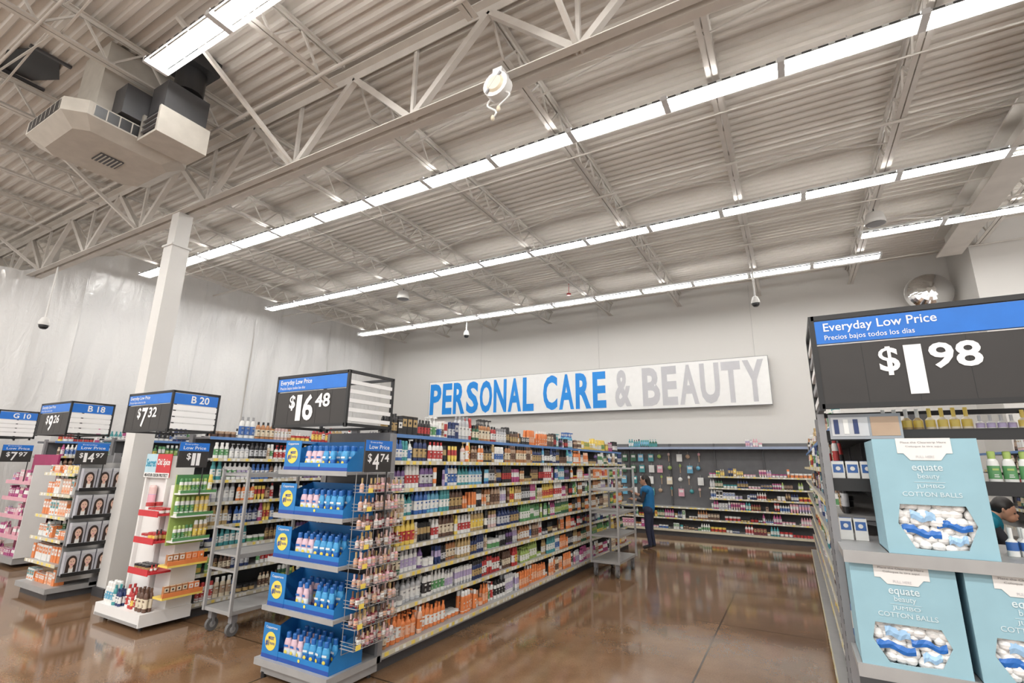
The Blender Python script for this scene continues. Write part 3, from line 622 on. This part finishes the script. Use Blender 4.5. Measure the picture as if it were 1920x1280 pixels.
for z in zs:
    for k in range(10):
        for xo in(.105,.05):
            if R.random()<.15: continue
            put(('mini_bottle',R.choice(['rose','pink','tan','brown','darkred']),R.choice(['white','rose','peach']),R.choice(['rose','gold','brown']),R.choice([1,2,2])),wx+xo,3.02+k*.044,z+.002,math.pi/2)
# ------------------------------------------------------------------ white display, gondola 2
dx0,dx1=-6.78,-5.85; dy=2.92
CW=M('display_white_card',(.74,.73,.72),.45,var=.02); RED=M('display_red_card',(.52,.03,.04),.45); PBL=M('header_paleblue',(.42,.60,.68),.5)
bs=MB().box(dx0,dy,.05,dx1,3.42,.17,CW).box(dx0+.02,dy-.004,.055,dx1-.02,dy,.08,LTST)
tw=MB().box(dx0+.12,dy+.24,.17,dx0+.60,dy+.48,1.72,CW).box(dx0+.12,dy+.20,.17,dx0+.15,dy+.24,1.72,CW).box(dx0+.57,dy+.20,.17,dx0+.60,dy+.24,1.72,CW)
hdr=MB().box(dx0+.10,dy+.19,1.48,dx0+.34,dy+.2,1.74,PBL).box(dx0+.34,dy+.19,1.48,dx0+.64,dy+.2,1.74,RED)
hl=MB().text('Secret',(dx0+.22,dy+.19,1.64),'-Y',.21,.09,M('teal_letter',(.0,.25,.4),.5),.02).text('Old Spice',(dx0+.49,dy+.19,1.64),'-Y',.27,.09,SLET,.02)
hl.box(dx0+.10,dy+.188,1.475,dx0+.64,dy+.19,1.53,CW).text('48-HOUR ODOR PROTECT',(dx0+.37,dy+.188,1.502),'-Y',.50,.036,BLK,.02)
art=MB().rings([(.06,.03,0,C('pink')),(.065,.03,.02,C('pink')),(.065,.03,.12,C('lavender')),(.062,.03,.125,C('rose')),(.062,.03,.2,C('rose')),(.045,.025,.22,C('rose'))],14,dx0+.34,dy+.20,1.17)
parts=[('display_base',bs),('display_tower',tw,[('tower_artwork',art)]),('header_card',hdr,[('lettering',hl)])]
for z in(.55,.85,1.12): parts.append(('step_shelf',MB().box(dx0+.52,dy+.02,z-.02,dx1-.02,dy+.235,z,RED).box(dx0+.52,dy+.01,z-.03,dx1-.02,dy+.02,z+.03,RED)))
parts.append(('side_panel',MB().box(dx1-.30,dy+.24,.17,dx1-.02,dy+.5,1.40,CW)))
for z in(.32,.62): parts.append(('side_shelf',MB().box(dx1-.02,dy+.1,z-.02,dx1+.16,3.42,z,C('yellow')).box(dx1+.15,dy+.1,z,dx1+.16,3.42,z+.04,C('orange'))))
for x in(dx0+.1,dx1-.1): parts.append(('foot',MB().tube((x,dy+.08,0),(x,dy+.08,.06),.02,.02,BLK,8)))
thing('floor_display_stand',((dx0+dx1)/2,3.2,0),parts,'white cardboard deodorant display stand with red shelves and header','store display')
for z in(.55,.85,1.12):
    fill('-Y',dy+.01,dx0+.53,dx1-.03,z,.2,['red'],2,kinds=['aerosol_can','mini_bottle','cream_jar'])
fill('-Y',dy-.0,dx0+.02,dx0+.45,.17,.24,['wb','blue'],2,kinds=['aerosol_can','shampoo_bottle'])
fill('-Y',dy-.0,dx0+.47,dx1-.02,.17,.24,['red','dark'],2,kinds=['aerosol_can','shampoo_bottle'])
for z in(.32,.62): fill('+X',dx1+.15,dy+.12,3.40,z,.14,['amber','orange'],1,kinds=['product_carton'])
gx=dx1-.02
wg=MB().box(gx,3.05,.8,gx+.02,3.43,1.52,C('lime')).box(gx+.02,3.05,1.42,gx+.021,3.43,1.52,C('green')); pw=[('wing_panel',wg)]
for z in(.85,1.1,1.33): pw.append(('wing_shelf',MB().box(gx+.02,3.05,z-.015,gx+.14,3.43,z,CW).box(gx+.13,3.05,z,gx+.14,3.43,z+.03,C('green'))))
thing('side_wing_display',(gx,3.2,.8),pw,'green and white card side display on the deodorant stand','store display')
for z in(.85,1.1,1.33): fill('+X',gx+.13,3.06,3.42,z,.2,['wg','yellow'],1,kinds=['aerosol_can'])
# ------------------------------------------------------------------ hair colour endcap (gondola 3)
hx0,hx1=-8.92,-8.02
p=[('base_deck',MB().box(hx0,2.9,.08,hx1,3.6,.14,LTST).box(hx0+.05,2.95,0,hx1-.05,3.55,.08,STEELD)),('back_panel',MB().box(hx0+.02,3.36,.14,hx1-.02,3.4,1.72,PEG)),('upright',MB().box(hx0,3.34,.1,hx0+.03,3.42,1.75,STEEL)),('upright',MB().box(hx1-.03,3.34,.1,hx1,3.42,1.75,STEEL))]
HL=[.40,.68,.95,1.22,1.48]
for z in HL: p.append(('shelf',MB().box(hx0,2.95,z-.02,hx1,3.36,z,LTST),[('price_rail',railY(hx0,hx1,2.95,z))]))
p.append(('side_panel',MB().box(hx1,2.98,.2,hx1+.02,3.62,1.62,CHROME)))
for z in(.28,.62,.95,1.28): p.append(('side_tray',MB().box(hx1+.02,2.98,z-.012,hx1+.12,3.62,z,BLK).box(hx1+.11,2.98,z,hx1+.12,3.62,z+.03,BLK)))
thing('endcap_display',((hx0+hx1)/2,3.2,0),p,'grey endcap rack with orange cartons and hair colour boxes','store shelf')
PAL['ow']=[('orange','white','orange'),('white','orange','white'),('peach','white','orange'),('white','teal','orange')]
for z in HL[:-1]+[.14]: fill('-Y',2.96,hx0+.02,hx1-.02,z,.2,['ow'],2,kinds=['product_carton'])
fill('-Y',2.96,hx0+.02,hx1-.02,1.48,.13,['ow','yellow'],1,kinds=['product_carton'])
SK=M('printed_skin',(.70,.46,.36),.5); HR=M('printed_dark_hair',(.035,.02,.016),.5); DK=M('carton_paleslate',(.42,.42,.46),.4)
def hcb():
    b_=MB().box(-.035,-.073,0,.035,.073,.27,DK).box(.035,-.071,.235,.0362,.071,.268,C('silver')).box(.035,-.071,.004,.0362,.071,.025,C('lavender')).box(-.03,-.068,.27,.03,.068,.2705,C('silver'))
    a=MB().disc((.0355,.0,.155),'+X',.052,HR,ry=.070).box(.0365,-.052,.03,.0372,-.018,.15,HR).box(.0365,.026,.03,.0372,.054,.15,HR)
    a.box(.0372,-.012,.075,.0376,.018,.12,SK).box(.0366,-.05,.026,.037,.052,.08,C('white')); a.disc((.0382,.003,.15),'+X',.033,SK,ry=.048)
    a.disc((.0402,.003,.122),'+X',.012,C('magenta'),ry=.004).disc((.0402,-.010,.158),'+X',.007,HR,ry=.0035).disc((.0402,.016,.158),'+X',.007,HR,ry=.0035).box(.0405,.001,.135,.0409,.005,.15,C('tan'))
    return thing('hair_color_carton',(0,0,0),[('carton_body',b_),('carton_portrait',a)],'grey hair colour carton printed with a dark-haired portrait','carton','hair colour cartons')
h0=hcb(); fst=True
for z in(.28,.62,.95,1.28):
    for yy in(3.07,3.23,3.39,3.54):
        if fst: h0.location=(hx1+.065,yy,z+.001); fst=False
        else: copy_thing(h0,(hx1+.065,yy,z+.001))
kx0,kx1=-11.75,-10.75
p=[('base_deck',MB().box(kx0,3.4,.05,kx1,3.72,.14,LTST)),('back_panel',MB().box(kx0,3.68,.14,kx1,3.71,1.72,M('display_magenta_panel',(.35,.03,.12),.5)))]
for z in(.45,.75,1.02,1.28): p.append(('shelf',MB().box(kx0,3.4,z-.02,kx1,3.68,z,CW).box(kx0,3.39,z-.04,kx1,3.4,z+.02,C('pink'))))
p.append(('side_panel',MB().box(kx1,3.4,.14,kx1+.015,3.7,1.55,CW)))
thing('endcap_display',(-11.2,3.5,0),p,'pink and white endcap rack with tubes','store shelf')
for z in(.14,.45,.75,1.02,1.28): fill('-Y',3.4,kx0+.02,kx1-.02,z,.22,['pink'],2,kinds=['squeeze_tube','product_carton'])
# ------------------------------------------------------------------ carts
def cart(x0,x1,y0,y1,zs,ztop,label):
    pf=MB().box(x0,y0,.20,x1,y1,.235,LTST); parts=[('platform',pf)]
    for y in(y0,y1):
        fr=MB()
        for x in(x0,x1): fr.beam((x,y,.2),(x,y,ztop),.028,.028,LTST)
        fr.beam((x0,y,ztop),(x1,y,ztop),.028,.028,LTST)
        for z in(.6,1.0): fr.beam((x0,y,z),(x1,y,z),.02,.02,LTST)
        parts.append(('end_frame',fr))
    for z in zs: parts.append(('shelf',MB().box(x0+.01,y0+.01,z-.02,x1-.01,y1-.01,z,LTST).box(x0,y0,z-.03,x0+.012,y1,z+.012,LTST).box(x1-.012,y0,z-.03,x1,y1,z+.012,LTST)))
    for x in(x0+.05,x1-.05):
        for y in(y0+.07,y1-.07):
            f=MB().box(x-.028,y-.03,.12,x+.028,y+.03,.2,STEEL).box(x-.03,y-.012,.06,x-.022,y+.012,.14,STEEL).box(x+.022,y-.012,.06,x+.03,y+.012,.14,STEEL)
            w_=MB().tube((x-.018,y,.062),(x+.018,y,.062),.062,.062,M('caster_rubber',(.12,.12,.12),.5),16).tube((x-.022,y,.062),(x+.022,y,.062),.03,.03,LTST,10)
            parts.append(('caster',f,[('wheel',w_)]))
    thing('stocking_cart',((x0+x1)/2,(y0+y1)/2,0),parts,label,'cart')
cart(-5.42,-4.98,3.3,4.25,[.75,1.54],1.6,'grey steel stocking cart with platform and two shelves, empty')
cart(-2.95,-2.5,7.9,8.85,[.6,.95,1.3],1.63,'tall grey steel stocking cart with several shelves in the aisle')
single('cleaning_bottle',MB().rings([(.03,.03,0,C('darkgreen')),(.03,.03,.09,C('green')),(.015,.015,.12,C('white')),(.015,.015,.15,C('white'))],10,-5.2,3.9,.751),(-5.2,3.9,.751),'small dark green bottle standing on the cart shelf','bottle')
# ------------------------------------------------------------------ right endcap
rx0,rx1=.14,1.12
p=[('base_deck',MB().box(rx0,2.66,.1,rx1,3.3,.15,LTST).box(rx0+.04,2.72,0,rx1-.04,3.28,.1,STEELD))]
for x in(rx0,rx1):
    for y in(2.95,3.29):
        up=MB().box(x-.015,y-.015,.1,x+.015,y+.015,1.96,STEEL)
        for z in[.2+.05*i for i in range(34)]: up.box(x-.0165,y-.005,z,x-.015,y+.005,z+.02,BLK)
        p.append(('upright',up))
for z,y0 in((.5,2.66),(.93,2.66),(1.36,2.64)): p.append(('shelf',MB().box(rx0,y0,z-.035,rx1,3.28,z,LTST).box(rx0,y0-.008,z-.045,rx1,y0,z+.004,LTST)))
p.append(('shelf',MB().box(rx0,2.98,1.61,rx1,3.28,1.63,STEELD).box(rx0,2.97,1.59,rx1,2.98,1.65,BLK))); p.append(('shelf',MB().box(rx0,2.98,1.85,rx1,3.28,1.87,STEELD).box(rx0,2.97,1.83,rx1,2.98,1.88,BLK)))
p.append(('back_panel',MB().box(rx0,3.29,.15,rx1,3.31,1.33,PEG)))
wsd=MB().tube((rx0,3.1,.2),(rx0,3.1,1.8),.003,.003,CHROME,4)
for z in[.2+.07*i for i in range(24)]: wsd.tube((rx0,2.96,z),(rx0,3.29,z),.002,.002,CHROME,4)
p.append(('side_wire',wsd))
thing('endcap_display',((rx0+rx1)/2,3.0,0),p,'tall grey steel endcap rack holding pale blue cotton ball cartons','store shelf')
fill('-Y',2.98,rx0+.02,.40,1.63,.12,['wb'],1,kinds=['product_carton']); fill('-Y',2.98,.75,rx1-.02,1.63,.2,['wg'],1,kinds=['lotion_bottle'])
fill('-Y',2.98,rx0+.25,rx1-.02,1.87,.115,['yellow','white','yellow'],1,kinds=['cream_jar','mini_bottle'])
fill('-Y',2.98,rx0+.02,.30,1.36,.12,['wb'],1,kinds=['product_carton']); fill('-Y',2.80,.72,rx1-.02,1.36,.2,['wb'],2,kinds=['lotion_bottle','mini_bottle'])
fill('-Y',2.98,rx0+.02,rx1-.02,.93,.2,['blue'],1,kinds=['shampoo_bottle'])
for z in(.5,.15): fill('-Y',2.7,rx0+.02,rx1-.02,z,.22,['blue'],2,kinds=['shampoo_bottle','lotion_bottle'])
PCW=M('card_grey_print',(.3,.32,.35),.5)
single('picture_card',MB().box(.17,2.93,1.835,.46,2.936,1.955,PCW).box(.18,2.928,1.85,.33,2.93,1.94,C('silver')).box(.34,2.928,1.85,.45,2.93,1.94,C('tan')).box(.19,2.926,1.86,.21,2.928,1.93,C('navy')).box(.23,2.926,1.86,.25,2.928,1.93,C('white')).box(.27,2.926,1.86,.29,2.928,1.93,C('navy')),(.3,2.93,1.835),'small printed picture card below the price sign','card')
CBX=M('carton_pale_blue',(.27,.45,.53),.6,var=.04); CBI=M('carton_inside',(.34,.47,.53),.7); CTX=M('carton_letter_pale',(.60,.70,.74),.6); COT=M('cotton_white',(.82,.82,.81),.9,var=.04,scale=30,bump=.4); BAGB=M('bag_print_blue',(.02,.14,.48),.3); BAGL=M('bag_print_sky',(.32,.52,.75),.3)
def cotton_box(x,y,z,h=.44,w=.345,d=.27):
    b_=MB(); x0,x1=x-w/2,x+w/2; q=h/.46
    O=[(x0,z),(x,z),(x1,z),(x1,z+h*.45),(x1,z+h),(x,z+h),(x0,z+h),(x0,z+h*.45)]
    I=[(x-.08,z+.025*q),(x,z+.022*q),(x+.085,z+.03*q),(x+.125,z+.12*q),(x+.10,z+.195*q),(x,z+.195*q),(x-.11,z+.195*q),(x-.125,z+.12*q)]
    b_.add([(a,y,c) for a,c in O]+[(a,y,c) for a,c in I],[(i,(i+1)%8,8+(i+1)%8,8+i) for i in range(8)],CBX)
    b_.add([(a,y,c) for a,c in I]+[(a,y+.006,c) for a,c in I],[(i,(i+1)%8,8+(i+1)%8,8+i) for i in range(8)],CBI)
    b_.box(x0,y+.003,z,x0+.004,y+d,z+h,CBX).box(x1-.004,y+.003,z,x1,y+d,z+h,CBX).box(x0,y+d-.004,z,x1,y+d,z+h,CBI).box(x0,y+.003,z,x1,y+d,z+.004,CBI)
    b_.box(x0,y+.003,z+h-.004,x1,y+d,z+h,CBX)
    t=MB().box(x-.09,y-.003,z+h*.87,x+.09,y-.001,z+h+.002,CW)
    vs=[(x-.07,y-.003,z+h*.87),(x+.07,y-.003,z+h*.87),(x+.05,y-.003,z+h*.81),(x-.05,y-.003,z+h*.81)]; t.add(vs,[(3,2,1,0)],CW)
    l=MB().text('equate',(x,y-.001,z+h*.735),'-Y',.10,.033,CTX,.010).text('beauty',(x,y-.001,z+h*.665),'-Y',.07,.026,CTX,.0).text('JUMBO',(x,y-.001,z+h*.58),'-Y',.09,.018,CTX,.0).text('COTTON BALLS',(x,y-.001,z+h*.515),'-Y',.19,.018,CTX,.0)
    l.text('PULL HERE',(x,y-.003,z+h*.84),'-Y',.06,.01,GL); l.text('Place the Clearstrip Here',(x,y-.003,z+h*.965),'-Y',.15,.010,STEEL); l.text('Coloque la tira aquí',(x,y-.003,z+h*.93),'-Y',.12,.009,STEEL); l.box(x-.05,y-.002,z+h*.617,x+.05,y-.0015,z+h*.620,CTX)
    thing('cotton_ball_carton',(x,y+d/2,z),[('carton_body',b_),('pull_tab',t),('lettering',l)],'pale blue cardboard carton of jumbo cotton balls with window','carton','cotton ball cartons')
    g=MB()
    for a in range(7):
        for b2 in range(6):
            for c2 in range(2):
                r=R.uniform(.020,.026); g.ell((x-.115+a*.038+R.uniform(-.008,.008)+(b2%2)*.012,y+.034+c2*.04+R.uniform(-.006,.01),z+.030+b2*.032*q+R.uniform(-.006,.006)),r*R.uniform(.95,1.2),r,r,COT,8,6)
    def crumple(xa,za,xb,zb,hh,mat):
        n_=9; vs=[]
        for i in range(n_+1):
            t=i/n_; X=xa+(xb-xa)*t; Z=za+(zb-za)*t+.006*math.sin(t*9+xa*50)
            for hh_ in(0,.5,1): vs.append((X,y+.005+.004*R.random()+(.004 if hh_!=.5 else 0),Z+hh*hh_*(.8+.3*R.random())))
        fs=[]
        for i in range(n_):
            for j in(0,1): fs.append((3*i+j,3*i+3+j,3*i+4+j,3*i+1+j))
        g.add(vs,fs,mat)
    crumple(x-.115,z+.085*q,x+.01,z+.06*q,.032,BAGB); crumple(x+.0,z+.11*q,x+.11,z+.095*q,.028,BAGB); crumple(x-.08,z+.135*q,x+.0,z+.125*q,.038,BAGL); crumple(x+.03,z+.045*q,x+.09,z+.05*q,.03,BAGL)
    single('cotton_ball_bag',g,(x,y+.08,z),'clear bag of white cotton balls with blue print inside carton','cotton balls','cotton ball bags')
cotton_box(.475,2.66,1.362,.46); cotton_box(.33,2.66,.931,.385); cotton_box(.70,2.66,.931,.385)
# ------------------------------------------------------------------ hanging items on the back pegboard
for i in range(44):
    x=-4.6+ (i%11)*.245+R.uniform(-.03,.03); z=1.95-.29*(i//11)
    m=MB().tube((x,13.79,z+.09),(x,13.70,z+.09),.003,.003,CHROME,5); cn=R.choice(['teal','pink','white','lime','tan','cyan','rose','cream']); 
    if x<-3.3: cn=R.choice(['teal','teal','darkgreen','cyan','white'])
    col=C(cn)
    m.tube((x,13.72,z+.09),(x,13.72,z+.02),.002,.002,C('white'),4); ty=i%3 if x>-3.3 else 2
    if ty==0: m.ell((x,13.72,z-.03),.055,.04,.055,col,10,6); nm,lb='bath_pouf','round mesh bath pouf hanging on the pegboard'
    elif ty==1: m.rings([(.012,.008,-.16,C('tan')),(.012,.008,-.02,C('tan')),(.03,.02,0,col),(.03,.02,.05,col),(.01,.01,.06,col)],8,x,13.72,z-.0); nm,lb='bath_brush','bath brush with wooden handle hanging on the pegboard'
    else: m.box(x-.07,13.715,z-.16,x+.07,13.735,z+.03,col).box(x-.05,13.712,z-.06,x+.05,13.715,z,C('white')); nm,lb='carded_accessory','carded bath accessory hanging on the pegboard'
    single(nm,m,(x,13.72,z),lb,'bath accessory','bath accessories on the pegboard')
# ------------------------------------------------------------------ people
def figure(segs,ells,vox,matfn,mats,name):
    m=MB(); D=mats[0]
    for p_,q_,r0,r1 in segs:
        m.tube(p_,q_,r0,r1,D,12); m.ell(p_,r0,r0,r0,D,12,8); m.ell(q_,r1,r1,r1,D,12,8)
    for c_,a,b_,c2 in ells: m.ell(c_,a,b_,c2,D,16,10)
    me=m.mesh(name); o=bpy.data.objects.new(name,me); COLL.objects.link(o)
    r=o.modifiers.new('r','REMESH'); r.mode='VOXEL'; r.voxel_size=vox
    s=o.modifiers.new('s','SMOOTH'); s.iterations=3; s.factor=.5
    dg=bpy.context.evaluated_depsgraph_get(); out=bpy.data.meshes.new_from_object(o.evaluated_get(dg)); bpy.data.objects.remove(o)
    out.materials.clear()
    for k in mats: out.materials.append(k)
    for pl in out.polygons: pl.material_index=matfn(pl.center); pl.use_smooth=True
    return out
SKIN=M('skin',(.48,.26,.17),.5,var=.04); HAIR=M('black_hair',(.012,.009,.008),.45,scale=60,var=.3); NAVY=M('navy_cloth',(.02,.025,.055),.8); VEST=M('blue_vest',(.005,.13,.32),.7); VESTT=M('teal_vest',(.0,.18,.27),.7); SHIRT=M('dark_shirt',(.025,.027,.035),.8); SHOE=M('shoe_black',(.02,.02,.02),.5)
def hand(w_,d_,up=(0,0,1)):
    w_=Vector(w_); d_=Vector(d_).normalized(); u=Vector(up); s=d_.cross(u).normalized(); out=[(w_,w_+d_*.07,.024,.028)]
    for k,L in zip((-1.5,-.5,.5,1.5),(.055,.068,.072,.06)):
        b_=w_+d_*.08+s*k*.017; mid=b_+d_*L*.5; tip=mid+(d_*.8-u*.5).normalized()*L*.5; out+=[(b_,mid,.009,.0085),(mid,tip,.0085,.0075)]
    t0=w_+d_*.025+s*.022; t1=t0+(d_*.6+s*.7).normalized()*.04; out+=[(t0,t1,.011,.009),(t1,t1+d_*.03,.009,.008)]
    return out
def person(loc,J,vestm,label,hairlong):
    hd=Vector(J['head']); fw=Vector(J['face']).normalized(); up=Vector((0,0,1)); side=fw.cross(up).normalized()
    segs=[(J['pelvis'],J['waist'],.125,.115),(J['waist'],J['chest'],.115,.135),(J['chest'],J['neck0'],.12,.06),(J['neck0'],J['head'],.05,.055)]
    for s in('l','r'):
        segs+=[(J['pelvis'],J['hip'+s],.11,.10),(J['hip'+s],J['knee'+s],.088,.058),(J['knee'+s],J['ank'+s],.056,.036),(J['ank'+s],J['toe'+s],.036,.032),
               (J['chest'],J['sh'+s],.09,.062),(J['sh'+s],J['elb'+s],.05,.038),(J['elb'+s],J['wr'+s],.038,.024)]
        segs+=hand(J['wr'+s],Vector(J['wr'+s])-Vector(J['elb'+s]))
    nose=hd+fw*.092-up*.012
    ells=[(hd,.082,.08,.108),(hd+fw*.03-up*.05,.055,.055,.06),(nose,.014,.014,.018),(hd+side*.083,.01,.012,.026),(hd-side*.083,.01,.012,.026),(hd+fw*.075-up*.055,.022,.022,.01)]
    wr=[Vector(J['wrl']),Vector(J['wrr'])]
    def mf(c):
        if any((c-q_).length<.20 and (Vector(J['elb'+s])-c).length>.12 for q_,s in zip(wr,'lr')): return 0
        if (c-hd).length<.135: return 0
        if c.z<.075: return 3
        if c.z<J['waist'][2]-.06: return 1
        return 2
    o=meta(link('person',figure(segs,ells,.0075,mf,[SKIN,NAVY,SHIRT,SHOE],'person'),loc),label,'person')
    vs=[(J['pelvis'],J['waist'],.128,.130),(J['waist'],J['chest'],.130,.150),(J['chest'],J['neck0'],.140,.055)]
    for s in'lr': vs.append((J['chest'],J['sh'+s],.105,.072))
    link('vest',figure(vs,[],.012,lambda c:0,[vestm],'vest'),(0,0,0),0,o)
    hs=[]; he=[(hd-fw*.018+up*.022,.092,.09,.105)]
    if hairlong: hs=[(hd-fw*.06,hd-fw*.09-up*.16,.07,.06),(hd-fw*.09-up*.16,hd-fw*.10-up*.33,.06,.03)]
    else: hs=[(hd-fw*.03+up*.02,hd-fw*.05+up*.0,.085,.08)]
    link('hair',figure(hs,he,.01,lambda c:0,[HAIR],'hair'),(0,0,0),0,o)
    for k in(-1,1): link('eye',MB().ell(hd+fw*.078+side*.03*k+up*.005,.010,.010,.007,BLK,8,6).mesh('eye'),(0,0,0),0,o)
J1=dict(pelvis=(0,0,.80),waist=(0,0,.94),chest=(-.02,0,1.13),neck0=(-.035,0,1.26),head=(-.065,0,1.375),face=(-1,-.25,-.2),
 hipl=(0,-.085,.76),hipr=(0,.085,.76),kneel=(-.02,-.08,.42),kneer=(.0,.08,.42),ankl=(.02,-.08,.07),ankr=(.06,.08,.07),toel=(-.11,-.09,.034),toer=(-.06,.09,.034),
 shl=(-.02,-.155,1.185),shr=(-.02,.155,1.185),elbl=(-.08,-.2,.96),elbr=(-.13,.18,1.0),wrl=(-.27,-.14,.98),wrr=(-.33,.12,1.10))
person((-2.80,11.0,.0),J1,VEST,'person with long dark hair in blue vest by the shelves',True)
J2=dict(pelvis=(-.05,0,.86),waist=(.05,0,.98),chest=(.18,0,1.15),neck0=(.27,0,1.23),head=(.36,-.02,1.30),face=(.8,-.4,-.45),
 hipl=(-.05,-.09,.82),hipr=(-.05,.09,.82),kneel=(.02,-.1,.44),kneer=(.0,.1,.44),ankl=(-.04,-.1,.07),ankr=(-.08,.1,.07),toel=(.11,-.1,.034),toer=(.08,.1,.034),
 shl=(.19,-.17,1.17),shr=(.19,.17,1.17),elbl=(.30,-.2,.95),elbr=(.32,.2,.95),wrl=(.50,-.14,.98),wrr=(.52,.12,.98))
person((1.50,7.2,0),J2,VESTT,'person with short dark hair in teal vest bending forward',False)
# ------------------------------------------------------------------ emit product objects
CATG={'shampoo_bottle':('bottle','shampoo bottles on the store shelves','shampoo bottle'),'lotion_bottle':('bottle','lotion bottles on the store shelves','lotion bottle'),'pump_bottle':('pump bottle','pump bottles on the store shelves','pump bottle'),
'squeeze_tube':('tube','squeeze tubes on the store shelves','squeeze tube'),'aerosol_can':('spray can','spray cans on the store shelves','spray can'),'cream_jar':('jar','cream jars on the store shelves','cream jar'),'product_carton':('carton','small cartons on the store shelves','carton'),'mini_bottle':('bottle','small bottles in racks and shelves','small bottle')}
for kind,lst in PLACE.items():
    cat,grp,word=CATG[kind]
    lst.sort(key=lambda t:math.hypot(t[1],t[2])/prod(t[0]).h)
    md={}
    for key,x,y,z,rot in lst[:298]:
        if key not in md: md[key]=prod(key).mesh(kind)
        meta(link(kind,md[key],(x,y,z),rot),'%s %s with %s label and %s top on shelf'%(key[1],word,key[2],key[3]),cat,grp)
    rest=lst[298:]
    if rest:
        A=MB()
        for key,x,y,z,rot in rest:
            p_=prod(key); o=len(A.v); c_,s_=math.cos(rot),math.sin(rot)
            A.v.extend([(x+v[0]*c_-v[1]*s_,y+v[0]*s_+v[1]*c_,z+v[2]) for v in p_.v]); mp=[A.mi(k) for k in p_.mats]
            A.f.extend([tuple(o+i for i in f) for f in p_.f]); A.m.extend([mp[i] for i in p_.m]); A.sm.extend(p_.sm)
        single(kind,A,(rest[0][1],rest[0][2],0),'many more %ss in mixed colours on the store shelves'%word,cat,grp,'stuff')
